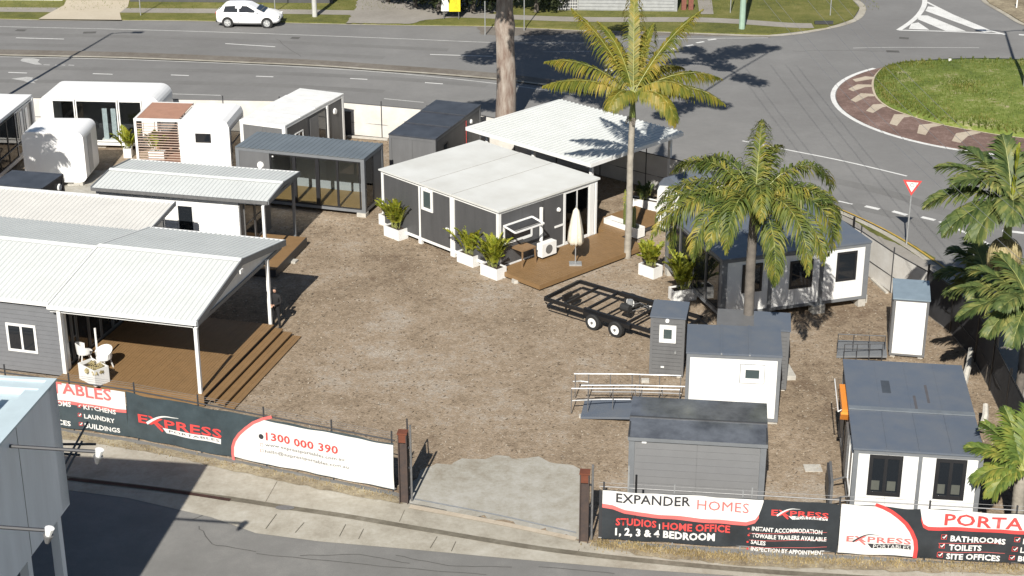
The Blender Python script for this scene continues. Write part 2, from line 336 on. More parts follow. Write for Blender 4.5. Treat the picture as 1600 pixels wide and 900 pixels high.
# painted splitter island with hatching
ribbon('splitter_line', [(1445, -4), (1444, 8), (1436, 22), (1422, 35), (1404, 47)], .34, .006, PAINT)
ribbon('splitter_line', [(1404, 47), (1480, 49), (1571, 53)], .2, .007, PAINT)
ribbon('splitter_line', [(1448, 3), (1500, 29), (1535, 44), (1571, 54)], .22, .008, PAINT)
sheet('splitter_hatch', [(1450, 10), (1462, 11), (1552, 49), (1538, 50.5), (1446, 17)], .010, PAINT)
sheet('splitter_hatch', [(1437, 24), (1449, 24), (1510, 49), (1477, 48), (1434, 30)], .010, PAINT)
sheet('splitter_hatch', [(1424, 37), (1435, 35), (1452, 46.5), (1420, 45)], .010, PAINT)
# roundabout
RC = Vector((27.41, 90.51)); GC = Vector((29.66, 92.93))
def circ(c, r, a0, a1, n=48): return [(c.x+r*math.cos(R(a0+(a1-a0)*i/n)), c.y+r*math.sin(R(a0+(a1-a0)*i/n))) for i in range(n+1)]
tag(MB().prism(circ(RC, 9.3, 0, 360, 72)[:-1], -.02, .03).build('roundabout_apron', REDP2), kind='structure')
o = ribbon('roundabout_ring_line', circ(RC, 9.48, 128, 330), .26, .008, PAINT, world=True, smooth_n=1)
# inner lawn mound, kept inside the apron
lawn_px = [(1385, 103), (1373, 112), (1366, 124), (1366, 137), (1372, 151), (1386, 163), (1405, 172), (1440, 184), (1480, 194), (1530, 203), (1575, 210), (1640, 216), (1700, 205), (1738, 175), (1740, 140), (1710, 112), (1655, 98), (1600, 93), (1520, 91), (1450, 94), (1412, 97)]
lawn = [G(u, v, .12).to_2d() for u, v in lawn_px]; out = []
for i in range(len(lawn)):
    a_, b_, c_, d_ = [lawn[(i+k_) % len(lawn)] for k_ in (-1, 0, 1, 2)]
    for j in range(4): t = j/4; out.append(.5*((2*b_)+(-a_+c_)*t+(2*a_-5*b_+4*c_-d_)*t*t+(-a_+3*b_-3*c_+d_)*t**3))
lawn = out; GC = sum(lawn, Vector((0, 0)))/len(lawn); n = len(lawn); vs = []; rings = [(1, .03), (1, .14), (.93, .2), (.7, .34), (.4, .46), (.01, .5)]; mb = MB()
for k_, z in rings:
    for p_ in lawn: q_ = GC+(p_-GC)*k_; vs.append((q_.x, q_.y, z+(.02*math.sin(q_.x*1.7)*math.cos(q_.y*1.3) if k_ < .9 else 0)))
mb.add(vs, [(k*n+i, k*n+(i+1) % n, (k+1)*n+(i+1) % n, (k+1)*n+i) for k in range(len(rings)-1) for i in range(n)])
GRASSR = ground_mat('roundabout_lawn', [(.2, (.08, .11, .025)), (.42, (.12, .16, .03)), (.58, (.16, .195, .045)), (.70, (.22, .23, .09)), (.84, (.33, .29, .18))], [(.25, .8), (.9, 1.0), (4, .9), (14, .6)], .8, 18)
tag(mb.build('roundabout_lawn', GRASSR, smooth=True), kind='structure')
ribbon('roundabout_kerb', [tuple(p_) for p_ in lawn]+[tuple(lawn[0])], .24, .055, CREAMP, world=True, smooth_n=1)
for i, (a, b, c) in enumerate([((1332, 124), (1352, 119), (1366, 120)), ((1325, 139), (1340, 131.5), (1361, 132)), ((1329, 156), (1345, 145.5), (1363, 146.5)),
        ((1353, 173), (1364, 163), (1381, 162)), ((1390, 193), (1397, 178.5), (1420, 178)), ((1433, 208), (1436, 195), (1462, 192)), ((1487, 220), (1494, 208), (1520, 204))]):
    a, b, c = [G(*q, .04) for q in (a, b, c)]
    ab, cb = (a-b), (c-b); w1 = .42
    nrm = (ab.normalized()+cb.normalized()).normalized()*w1*1.5
    mb = MB(); z = .036
    pp = [a, b, c, c+nrm*.8, b+nrm*1.1, a+nrm*.8]
    mb.add([(q.x, q.y, z) for q in pp], [(0, 1, 4, 5), (1, 2, 3, 4)])
    tag(mb.build('chevron_paver', CREAMP, recalc=False), kind='structure')
# right-hand kerb, verge and footpath outside the fence
sheet('fence_side_verge', BACK[3:]+[(17.9, 42.5), (19.2, 52), (19.3, 57), (19.0, 60.5), (18.6, 62.7), (17.6, 66.6), (16.4, 70), (14.6, 73.2), (12.6, 75.6), (9.5, 78), (6.5, 79.2), (0, 84.2)], .075, PATHM, thick=.12, world=True)
sheet('fence_side_grass', [(1335, 344), (1360, 350), (1420, 378), (1462, 403), (1455, 412), (1410, 385), (1370, 368)], .08, GRASS, jag=.06)
ribbon('kerb', [(17.9, 40), (19.3, 52), (19.4, 57), (19.1, 60.6), (18.7, 62.8), (17.7, 66.7), (16.5, 70.1), (14.7, 73.3), (12.7, 75.7)], .3, .085, CONCG, world=True)
ribbon('yellow_edge_line', [(18.15, 40), (19.55, 52), (19.65, 57), (19.35, 60.7), (18.95, 62.9), (17.95, 66.8), (16.75, 70.2), (14.95, 73.4), (12.9, 75.9)], .1, .092, YELLOW, world=True)
# front kerb: roll-over concrete between the fence and the street
top = [(-60, 650), (100, 678), (250, 703), (400, 736), (500, 757), (630, 785), (770, 812), (905, 843), (1000, 862), (1160, 878), (1420, 888), (1660, 897)]
gut = [(-60, 722), (100, 746), (240, 763), (360, 779), (450, 793), (540, 806), (640, 823), (800, 850), (900, 864), (1010, 876), (1200, 893), (1420, 906), (1660, 916)]
bot = [(-60, 745), (100, 765), (200, 778), (330, 808), (400, 833), (500, 846), (640, 858), (800, 873), (1000, 890), (1200, 903), (1420, 916), (1660, 928)]
sheet('front_concrete_apron', top+gut[::-1], .02, CONCG, thick=.06)
sheet('gutter_slab', [(u, v-1) for u, v in gut]+bot[::-1], .006, CONCG)
DAMP = ground_mat('gutter_silt', [(.2, (.09, .078, .06)), (.5, (.145, .13, .10)), (.8, (.22, .2, .16))], [(1, .8), (6, .6)], .2, 30)
ribbon('gutter_silt', gut, .24, .024, DAMP)
ribbon('gutter_silt', [(107, 748), (240, 763), (360, 781)], .16, .029, mat('red_brown_leaf_litter', (.06, .025, .018), .9, var=.3, scale=5))
for i, (a, b) in enumerate([((433, 752), (415, 784)), ((432, 803), (415, 826)), ((475, 816), (461, 832)), ((540, 819), (530, 838)), ((568, 826), (560, 842)), ((683, 838), (672, 856)), ((712, 846), (705, 861)), ((632, 797), (624, 815)), ((905, 858), (900, 868))]):
    ribbon('slab_joint', [a, b], .018, .030, DAMP)
sheet('dirt_strip', [(925, 846), (1000, 853), (1160, 866), (1440, 878), (1660, 886), (1660, 900), (1420, 893), (1160, 884), (1010, 869), (925, 852)], .036, DIRT, jag=.07)
sheet('dirt_strip', [(90, 672), (240, 697), (400, 729), (620, 775), (630, 787), (560, 776), (400, 743), (250, 709), (90, 684)], .036, DIRT, jag=.05)
sheet('gateway_concrete', [(640, 786), (644, 752), (656, 735), (682, 724), (705, 726), (722, 716), (748, 717), (775, 711), (820, 716), (842, 713), (868, 724), (896, 727), (912, 738), (916, 770), (910, 842), (780, 812)], .036, CONCA, jag=.16)
ribbon('gateway_rail', [(640, 778), (770, 803), (900, 832)], .08, .045, GALV)
ribbon('gateway_strip', [(640, 791), (770, 815), (900, 842)], .22, .044, CREAMP)
sheet('manhole_cover', [(u, v) for u, v in [(445+15*math.cos(t*PI/8), 793+3.6*math.sin(t*PI/8)) for t in range(16)]], .033, GALVD)
sheet('concrete_pad', [(0, 340), (110, 268), (240, 262), (180, 340)], .036, CONCA, jag=.1)
# mulch pieces scattered over the yard
slab_ = [tuple(G(u, v, .04)[:2]) for u, v in ((636, 790), (642, 745), (690, 718), (775, 708), (862, 716), (916, 740), (916, 850))]
def inside(p, poly):
    c = False; n = len(poly)
    for i in range(n):
        a, b = poly[i], poly[i-1]
        if (a[1] > p[1]) != (b[1] > p[1]) and p[0] < (b[0]-a[0])*(p[1]-a[1])/(b[1]-a[1])+a[0]: c = not c
    return c
for nm, m_, cnt, s0 in (('mulch', mat('pale_mulch', (.42, .36, .28), .9, var=.2, scale=2), 9000, .028), ('mulch', mat('dark_mulch', (.15, .115, .08), .9, var=.2, scale=2), 5000, .028)):
    mb = MB(); k = 0
    while k < cnt:
        x, y = random.uniform(-17, 17), random.uniform(44, 84)
        if not inside((x, y), yard) or (y < 50.5 and inside((x, y), slab_)): continue
        k += 1; a = random.random()*PI; l_, w_ = s0*random.uniform(.8, 2.2), s0*random.uniform(.4, .9); z = .045; c, s_ = math.cos(a), math.sin(a); ti = random.uniform(-.015, .02)
        mb.add([(x-c*l_-s_*w_, y-s_*l_+c*w_, z), (x-c*l_+s_*w_, y-s_*l_-c*w_, z), (x+c*l_+s_*w_, y+s_*l_-c*w_, z+ti), (x+c*l_-s_*w_, y+s_*l_+c*w_, z+ti)], [(0, 1, 2, 3)])
    tag(mb.build(nm, m_, recalc=False), 'wood mulch pieces scattered over the gravel yard', 'mulch', kind='stuff')
def grass_tufts(name, cnt, pick, h, m_, label):
    mb = MB()
    for _ in range(cnt):
        x, y, z = pick(); a = random.random()*2*PI; hh = h*random.uniform(.5, 1.3); c, s_ = math.cos(a), math.sin(a); wd = h*.22
        mb.add([(x-c*wd, y-s_*wd, z), (x+c*wd, y+s_*wd, z), (x+random.uniform(-h, h)*.5, y+random.uniform(-h, h)*.5, z+hh)], [(0, 1, 2)])
    return tag(mb.build(name, m_, recalc=False), label, 'grass', kind='stuff')
def pick_island():
    p_ = lawn[random.randrange(len(lawn))]; k_ = math.sqrt(random.random())*.98; q_ = GC+(p_-GC)*k_+Vector((random.uniform(-.3, .3), random.uniform(-.3, .3)))*(k_ < .9)
    return q_.x, q_.y, .16+.34*(1-k_)
grass_tufts('grass', 16000, pick_island, .16, GRASSB, 'rough green grass and weeds on the roundabout lawn')
def pick_line(pts, spread, z):
    def f():
        i = random.randrange(len(pts)-1); t = random.random(); p = pts[i].lerp(pts[i+1], t)
        return p.x+random.gauss(0, spread), p.y+random.gauss(0, spread), z
    return f
DRYG = leafmat('dry_straw', (.25, .19, .09), (.40, .31, .15), (.5, .42, .24), 2)
grass_tufts('grass', 2600, pick_line([G(930, 850), G(1160, 874), G(1600, 890)], .16, .03), .09, DRYG, 'dry straw grass along the foot of the right-hand banners')
grass_tufts('grass', 500, pick_line([G(100, 680), G(400, 735), G(620, 780)], .12, .03), .07, DRYG, 'dry straw grass along the foot of the left-hand banners')
grass_tufts('grass', 5000, lambda: (random.uniform(-36, 25), random.uniform(112.5, 119), .08), .10, GRASSB, 'mown grass on the far verge beyond the road')

# ================================================================== BUILDING KIT (local frame: x along front, y to the back)
def face(fr, f, y=0., x=None):
    """coordinates (a along the face, b up, o outwards) -> local x,y,z"""
    L, W = fr.L, fr.W
    if f == 'front': return lambda a, b, o: (a, y-o, b)
    if f == 'back': return lambda a, b, o: (a, W+o, b)
    if f == 'right': return lambda a, b, o: ((L if x is None else x)+o, a, b)
    if f == 'left': return lambda a, b, o: (-o, a, b)
def swap(T): return lambda x, y, z: T(x, z, y)
def fbox(T, a0, a1, b0, b1, o0, o1): return MB(T).box(a0, a1, b0, b1, o0, o1)
def window(par, T, a0, a1, b0, b1, fm, gm, ft=.06, n=1, hb=None, name='window', o=.0, extra=None):
    f = MB(T); D0, D1 = o-.01, o+.035
    f.box(a0, a1, b0, b0+ft, D0, D1); f.box(a0, a1, b1-ft, b1, D0, D1)
    f.box(a0, a0+ft, b0+ft, b1-ft, D0, D1); f.box(a1-ft, a1, b0+ft, b1-ft, D0, D1)
    for i in range(1, n): c = a0+(a1-a0)*i/n; f.box(c-ft*.45, c+ft*.45, b0+ft, b1-ft, D0, D1-.004)
    if hb: f.box(a0+ft, a1-ft, hb-ft*.4, hb+ft*.4, D0, D1-.007)
    root = f.build(name, fm, par)
    for i in range(n):
        c0 = a0+ft+(a1-a0-2*ft)*i/n; c1 = a0+ft+(a1-a0-2*ft)*(i+1)/n
        fbox(T, c0, c1, b0+ft, b1-ft, o-.006, o+.012).build('pane', gm, root)
    return root
def panels(par, T, a0, a1, b0, b1, m, pitch=1.15, gap=.008, t=.04, o=0., name='wall_panel', horiz=False):
    span = (b1-b0) if horiz else (a1-a0); n = max(1, round(span/pitch)); p = span/n
    if not horiz:
        for i in range(n): fbox(T, a0+i*p+gap/2, a0+(i+1)*p-gap/2, b0, b1, o-t, o).build(name, m, par)
    else:
        for i in range(n): fbox(T, a0, a1, b0+i*p+gap/2, b0+(i+1)*p-gap/2, o-t, o).build(name, m, par)
def core(par, fr, z0, z1, inset, m): return MB().box(inset, fr.L-inset, inset, fr.W-inset, z0, z1).build('wall_core', m, par)
def footing(par, x, y, h=.2, s=.16, m=None): return MB().box(x-s, x+s, y-s*.8, y+s*.8, 0, h-.003).build('footing_block', m or CONCB, par)
def frame_box(par, fr, z0, z1, m, pw=.15, rail=.13, mids=(), out=.02, sidemids=(), name='frame'):
    L, W = fr.L, fr.W; e = out
    for x in (0, L):
        for y in (0, W):
            MB().box(x-e if x == 0 else x-pw, x+pw if x == 0 else x+e, y-e if y == 0 else y-pw, y+pw if y == 0 else y+e, z0, z1).build('corner_post', m, par)
    for zz in ((z0, z0+rail), (z1-rail, z1)):
        e2 = e-.004
        for q in ((pw, L-pw, -e2, pw*.6), (pw, L-pw, W-pw*.6, W+e2), (-e2, pw*.6, pw, W-pw), (L-pw*.6, L+e2, pw, W-pw)): MB().box(*q, *zz).build('frame_rail', m, par)
    for x in mids: MB().box(x-pw*.45, x+pw*.45, -e+.006, .08, z0+rail, z1-rail).build('post', m, par)
    for y in sidemids: MB().box(L-.08, L+e-.006, y-pw*.4, y+pw*.4, z0+rail, z1-rail).build('post', m, par)
def flat_roof(par, fr, z, m, over=.04, t=.06, seams=(), m2=None, along='y', camber=.03):
    """one roof sheet per bay, each a little off its neighbour, with a folded edge"""
    L, W = fr.L, fr.W; cuts = [-over]+list(seams)+[L+over] if along == 'y' else [-over]+list(seams)+[W+over]
    for i in range(len(cuts)-1):
        c0, c1 = cuts[i]+(.006 if i else 0), cuts[i+1]-(.006 if i < len(cuts)-2 else 0); dz = .012*((i*7) % 3)
        b = MB()
        if along == 'y': b.box(c0, c1, -over, W+over, z, z+t+dz)
        else: b.box(-over, L+over, c0, c1, z, z+t+dz)
        b.build('roof_sheet', (m2 if (m2 and i % 2) else m), par)
        if i:
            b = MB(); q = cuts[i]
            hs = .008 if m is WHITED else .03
            if along == 'y': b.box(q-hs*.9-.005, q+hs*.9+.005, -over+.01, W+over-.01, z+t+dz-.01, z+t+dz+hs)
            else: b.box(-over+.01, L+over-.01, q-.035, q+.035, z+t+dz-.01, z+t+dz+.03)
            b.build('roof_seam', mat('dirty_seam', (.36, .355, .33), .8) if m is WHITED else m, par)
def ribbed(par, T, a0, a1, d0, d1, m, pitch=.2, h=.03, name='roof_sheet', under=None, pan=.1):
    """trapezoidal roof sheet; T(a across the ribs, d down the slope 0..1 param, height offset)"""
    n = max(2, round((a1-a0)/pitch)); p = (a1-a0)/n; prof = []
    for i in range(n):
        s = a0+i*p; prof += [(s, 0), (s+p*.66, 0), (s+p*.76, h), (s+p*.9, h)]
    prof.append((a1, 0)); v = []; 
    for a, z in prof: v += [T(a, d0, z), T(a, d1, z)]
    for a, z in prof: v += [T(a, d0, z-.02), T(a, d1, z-.02)]
    k = len(prof); b = MB(); fs = [(2*i, 2*i+2, 2*i+3, 2*i+1) for i in range(k-1)]+[(2*k+2*i+1, 2*k+2*i+3, 2*k+2*i+2, 2*k+2*i) for i in range(k-1)]
    fs += [(2*i, 2*k+2*i, 2*k+2*i+2, 2*i+2) for i in range(k-1)]+[(2*i+1, 2*i+3, 2*k+2*i+3, 2*k+2*i+1) for i in range(k-1)]
    fs += [(0, 1, 2*k+1, 2*k), (2*k-2, 4*k-2, 4*k-1, 2*k-1)]
    b.add(v, fs); return b.build(name, m, par)
def lamp_disc(par, T, a, b, r=.13): return MB(T).tube([(a, b, .0), (a, b, .07)], r, 16, r*.8).build('wall_lamp', LAMPW, par)
def cabin(label, fr, z0, z1, fm, walls, roofm, seams=(), cat='cabin', name='portable_cabin', pitch=1.15, group=None, mids=(), sidemids=(), skip=(), over=.04, feet=True, roof_m2=None, corem=None, along='y', pw=.15, roof=True):
    r = thing(name, label, cat, fr.o, fr.a, group)
    L, W = fr.L, fr.W; frame_box(r, fr, z0, z1, fm, mids=mids, sidemids=sidemids, pw=pw)
    for f in ('front', 'right', 'left', 'back'):
        if f in skip: continue
        ln = L if f in ('front', 'back') else W
        cuts = [pw]+[q for q in (mids if f == 'front' else sidemids if f == 'right' else ())]+[ln-pw]
        for i in range(len(cuts)-1):
            a0 = cuts[i]+(pw*.45 if i else 0); a1 = cuts[i+1]-(pw*.45 if i < len(cuts)-2 else 0)
            panels(r, face(fr, f), a0, a1, z0+.13, z1-.13, walls.get(f, walls['front']), pitch)
    if 'front' not in skip: MB().box(.06, L-.06, .06, W-.06, z0+.02, z1-.02).build('wall_core', corem or walls['front'], r)
    if roof: flat_roof(r, fr, z1, roofm, over, seams=seams, m2=roof_m2, along=along)
    if feet:
        for x in (.15, L-.15):
            for y in (.15, W-.15): footing(r, x, y, z0)
    return r
def timber_deck(par, x0, x1, y0, y1, z, m, along='x', pitch=.14, name='deck_boards', fascia=True, th=.03):
    b = MB(); a0, a1 = (y0, y1) if along == 'x' else (x0, x1); n = round((a1-a0)/pitch); p = (a1-a0)/n
    for i in range(n):
        dz = random.uniform(-.002, .002)
        if along == 'x': b.box(x0, x1, a0+i*p+.004, a0+(i+1)*p-.004, z-th+dz, z+dz)
        else: b.box(a0+i*p+.004, a0+(i+1)*p-.004, y0, y1, z-th+dz, z+dz)
    o = b.build(name, m, par); tag(o, kind='stuff')
    MB().box(x0+.02, x1-.02, y0+.02, y1-.02, .1, z-th-.004).build('deck_frame', CHARD, par)
    return o

# ------------------------------------------------------------------ white-roofed expandable cabin (centre)
E = Frame((596, 264), (779, 329), (745, 225), 2.85, W=5.9)
zt = 2.85
m1 = E.front(655, 285)[0]; m2 = E.front(707, 303)[0]
e = cabin('wide charcoal cabin with a flat weathered white roof beside the brown deck', E, .22, zt-.06, WHITE, {'front': CHAR}, WHITED, seams=(m1+.1, m2+.05), mids=(m1, m2),
          cat='cabin', over=.1, skip=('right',), pw=.13)
a0, b0 = E.front(660, 326); a1, b1 = E.front(677, 298)
Tf = face(E, 'front')
dx0, dx1 = m1+.08, m2-.08
door = fbox(Tf, dx0, dx1, .36, zt-.2, .005, .03).build('door', CHAR, e)
fbox(Tf, dx1-.3, dx1-.12, 1.18, 1.26, .03, .09).build('handle', WHITE, door)
window(e, Tf, a0, a1, b0, b1, WHITE, GLASSG, ft=.13, o=.035)
lamp_disc(e, Tf, *E.front(667, 293), r=.1)
MB().box(m1-.1, m1+.1, -.03, .1, .0, .36).build('jack_foot', WHITE, e); MB().box(m2-.13, m2+.13, -.05, .1, 0, zt-.1).build('wide_post', WHITE, e)
Tr = face(E, 'right')
s_ = lambda u, v: E.side(u, v)
g0 = s_(880, 350)[0]; g1 = s_(920, 330)[0]
panels(e, Tr, .13, g0, .35, zt-.19, CHAR, 1.2)
MB(Tr).box(g0, g0+.06, .3, zt-.19, -.04, .03).build('post', WHITE, e)
sg = window(e, Tr, g0+.08, g1, .36, zt-.2, WHITE, CLEAR, ft=.05, n=2, name='sliding_door', o=-.02)
MB(Tr).box(g1+.02, g1+.3, .3, zt-.19, -.03, .03).build('post', WHITE, e); MB(Tr).box(g1+.36, g1+.46, .3, zt-.19, -.02, .04).build('post', WHITE, e)
panels(e, Tr, g1+.5, E.W-.13, .35, zt-.19, CHAR, 1.2)
MB().box(E.L-1.2, E.L-1.1, g0, g1, .36, zt-.2).build('inner_wall', CHAR, e)
MB().box(E.L-1.0, E.L-.7, g0+.6, g0+1.0, .4, 1.2).build('indoor_chair', WOODP, e)
# kitchen servery window with raised awning sash
wa0, wb1 = s_(783, 336); wa1, wb0 = s_(846, 350)
window(e, Tr, wa0+.1, wa0+1.8, 1.25, 2.05, WHITE, GLASS, ft=.09, name='servery_window')
aw = MB(Tr)
p0, p1 = (wa0+.1, 2.12, .05), (wa0+.1, 2.0, .75); q0, q1 = (wa0+1.75, 2.12, .05), (wa0+1.75, 2.0, .75)
def tp(T, *pts): return [T(*p) for p in pts]
aw2 = MB(); P0, P1, Q0, Q1 = tp(Tr, p0, p1, q0, q1)
for a, b in ((P0, P1), (Q0, Q1), (P0, Q0), (P1, Q1)): aw2.bar(a, b, .07, .05)
sash = aw2.build('awning_sash', WHITE, e)
MB().add([P0, Q0, Q1, P1], [(0, 1, 2, 3)]).build('pane', CLEAR, sash, recalc=False)
lamp_disc(e, Tr, g0-.3, 2.0, .1)
ac = fbox(Tr, wa0+1.75, wa0+2.6, .42, 1.0, .35, .67).build('air_conditioner', WHITE, e)
MB(Tr).tube([(wa0+2.15, .72, .67), (wa0+2.15, .72, .685)], .2, 16).build('fan_grille', GALVD, ac)
MB(Tr).bar((0, 0, 0), (0, 0, .001), .001, .001)
MB(Tr).tube([(wa0+2.25, .9, .1), (wa0+2.25, 2.4, .1)], .08, 10).build('downpipe', WHITE, e)
MB(Tr).box(0, .3, 0, .2, -.3, 0).build('footing_block', CONCB, e)
for y_ in (1.4, 3.3): MB(Tr).box(y_, y_+.5, 1.22, 1.3, .0, .04).build('vent', WHITE, e)
# brown decks
dk = [E.loc(u, v, .3) for u, v in ((790, 427), (843, 446), (1003, 381))]
d = thing('timber_deck', 'low brown deck along the right side of the white-roofed charcoal cabin', 'deck', E.o, E.a)
x1 = dk[1][0]; y0 = dk[1][1]; y1 = dk[2][1]
timber_deck(d, E.L+.05, x1, y0, y1, .3, WOOD, along='y', pitch=.14)
MB().box(E.L+.05, x1+.01, y0-.025, y0-.004, .12, .29).build('fascia_board', WOOD, d); MB().box(x1+.004, x1+.025, y0-.02, y1, .12, .29).build('fascia_board', WOOD, d)
q = [E.loc(u, v, .3) for u, v in ((932, 352), (1022, 345), (1035, 300), (985, 300))]
d2 = thing('timber_deck', 'brown deck under and beyond the posted carport roof, behind the long deck', 'deck', E.o, E.a)
xa, xb, ya, yb = E.L-1.2, max(q[1][0], q[2][0]), y1+.03, max(q[2][1], q[1][1])
timber_deck(d2, xa, xb+.3, ya, ya+3.4, .3, WOOD, along='y')
MB().box(xa, xb+.3, ya-.022, ya-.004, .12, .285).build('fascia_board', WOOD, d2)
for u, v in ((815, 441), (904, 423)):
    o = MB().disc(G(u-9, v+1, 0), (0, 0, 1), .18, .16, 7).build('concrete_stump', CONCB); tag(o, 'pale rounded concrete lump beside the edge of the brown deck, '+('nearer' if u < 850 else 'further')+' one', 'concrete lump')

# ------------------------------------------------------------------ carport with corrugated white roof
K = Frame((730, 200), (923, 257), (873, 157), 2.95)
k = thing('carport', 'open carport with a white corrugated roof on white posts behind the cabin', 'carport', K.o, K.a)
L, W = K.L, K.W
def TK(a, dd, hh): return (a, dd, 2.95+dd*.012+hh)
ribbed(k, TK, 0, L, 0, W, ROOFW, pitch=.26, h=.05)
for (ax, bx, ay, by) in ((-.02, L+.02, -.05, -.003), (-.02, L+.02, W+.003, W+.05), (-.06, -.003, -.05, W+.05), (L+.003, L+.06, -.05, W+.05)): MB().box(ax, bx, ay, by, 2.83, 3.0).build('fascia', WHITE, k)
px = K.loc(949, 358, 0)
for (x, y) in ((L-.35, .45), (.9, .45), (L-.35, W-.4), (.9, W-.4), (L*.5, .45)): MB().box(x-.07, x+.07, y-.07, y+.07, 0, 2.84).build('post', WHITE, k)
for x in (.9, L*.5, L-.35): MB().box(x-.04, x+.04, .1, W-.1, 2.7, 2.83).build('beam', WHITE, k)

# ------------------------------------------------------------------ glass-fronted grey container (centre left)
Dd = Frame((368, 229), (571, 249), (393, 206), 2.8, L=6.3, W=2.35)
d = thing('glazed_container', 'grey container with a full glass front and sunny timber floor, behind the white gabled cabin', 'container', Dd.o, Dd.a)
L, W = Dd.L, Dd.W; zb, zt = .22, 2.8
frame_box(d, Dd, zb, zt-.03, FRG, pw=.16)
Tf = face(Dd, 'front'); Tr = face(Dd, 'right')
gx = Dd.front(423, 270)[0]
panels(d, Tf, .16, gx-.03, zb+.13, zt-.16, CHARL, 1.2)
lamp_disc(d, Tf, *Dd.front(407, 258), r=.17)
gl = [gx, gx+(L-.2-gx)*.27, gx+(L-.2-gx)*.52, gx+(L-.2-gx)*.75, L-.2]
for i in range(4):
    window(d, Tf, gl[i], gl[i+1], zb+.13, zt-.16, BLK2, CLEAR, ft=.055 if i != 1 else .07, name='glass_door' if i == 1 else 'window', o=-.03)
MB().box(gl[1]-.09, gl[1]+.07, .0, .1, zb+.13, zt-.16).build('post', BLK2, d); MB().box(gl[2]-.05, gl[2]+.11, .0, .1, zb+.13, zt-.16).build('post', BLK2, d)
window(d, Tr, .17, 1.15, zb+.13, zt-.16, BLK2, CLEAR, name='window', o=-.03)
panels(d, Tr, 1.17, W-.16, zb+.13, zt-.16, CHARL, 1.2)
panels(d, face(Dd, 'back'), .16, L-.16, zb+.13, zt-.16, CHARL, 1.2); panels(d, face(Dd, 'left'), .16, W-.16, zb+.13, zt-.16, CHARL, 1.2)
MB().box(.05, L-.05, .1, W-.05, zb+.05, zb+.15).build('floor', mat('vinyl_floor', (.27, .18, .075), .5, var=.06), d)
MB().box(.05, L-.05, W-.1, W-.05, zb+.15, zt-.1).build('inner_wall', mat('inner_wall_grey', (.33, .35, .36), .7, var=.03), d)
MB().box(.05, .1, .1, W-.1, zb+.15, zt-.1).build('inner_wall', CHARL, d); MB().box(gx-.12, gx-.05, .1, W-.1, zb+.15, zt-.1).build('inner_wall', CHARL, d)
MB().box(.02, L-.02, .02, W-.02, zt-.03, zt).build('ceiling', CHARL, d)
ribbed(d, lambda a, dd, hh: (a, dd, zt+.01+hh), -.02, L+.02, -.02, W+.02, ROOFM, pitch=.24, h=.03)
for i in range(9): MB(Tf).box(gl[0]+.1+i*0, gl[0]+.18, zt-.36, zt-.3, .0, .012) if i == 0 else None
fbox(Tf, gl[0]+.1, gl[0]+.17, zt-.33, zt-.27, -.02, .0).build('notice', WHITE, d)
footing(d, L-.18, .1, zb, .22); footing(d, .2, .2, zb); footing(d, L-.2, W-.2, zb)

# ------------------------------------------------------------------ dark-roofed grey container (behind)
N = Frame((608, 210), (680, 218), (668, 157), 2.7, W=5.9)
n_ = cabin('dark-roofed grey container standing end-on beside the white carport', N, .2, 2.68, CHARL, {'front': CHARL, 'right': CHAR}, ROOFD, seams=(1.9, 3.9), along='y' if 0 else 'x', cat='container', name='container_cabin', over=.03, pw=.12)
Tr = face(N, 'right')
lamp_disc(n_, Tr, 4.6, 2.25, .12); window(n_, Tr, .9, 1.5, .9, 2.2, BLK2, GLASS, name='door')
MB(Tr).tube([(3.9, .4, .03), (3.9, 2.5, .03)], .012, 6).build('red_cable', RED, n_)
# ------------------------------------------------------------------ white-roofed container with glass doors (behind)
V = Frame((375, 188), (445, 197), (455, 137), 2.75, W=5.95)
v_ = cabin('white-framed grey container with a bright white roof, behind the glazed grey container', V, .2, 2.72, WHITE, {'front': CHARL, 'right': CHAR}, WHITE, seams=(1.5, 3, 4.5), along='x', cat='container', name='container_cabin', over=.03, pw=.16)
Tr = face(V, 'right')
window(v_, Tr, .9, 1.7, 1.0, 2.1, WHITE, GLASS, n=2, ft=.05)
window(v_, Tr, 2.3, 4.1, .36, 2.5, BLK2, GLASS, n=2, name='sliding_door', ft=.05); fbox(Tr, 2.35, 3.2, .4, 2.45, .04, .06).build('door_leaf', CHARL, v_)
MB(Tr).box(4.1, 4.22, .3, 2.6, -.02, .08).build('post', WHITE, v_)
lamp_disc(v_, Tr, 5.0, 2.1, .17)
# ------------------------------------------------------------------ dark container, left edge
c98 = G(98, 274, 2.7); c60 = G(60, 300, 2.7); c20 = G(20, 267, 2.7)
dx = (c98-c60).to_2d().normalized(); ang = math.atan2(dx.y, dx.x)-PI/2
wd = (c98-c20).to_2d().length
B9 = Frame((0, 0), (10, 0), (0, 10), 2.7, L=2.4, W=6.0); B9.a = ang; B9.x = Vector((math.cos(ang), math.sin(ang), 0)); B9.y = Vector((-math.sin(ang), math.cos(ang), 0))
B9.o = Vector((c98.x, c98.y, 0))-B9.x*2.4-B9.y*6.0
b9 = cabin('dark charcoal container at the left edge, beside the small white pod', B9, .2, 2.68, CHARD, {'front': CHARD}, ROOFD, seams=(2, 4), along='x', cat='container', name='container_cabin', over=.02)
lamp_disc(b9, face(B9, 'right'), 5.55, 2.3, .17)

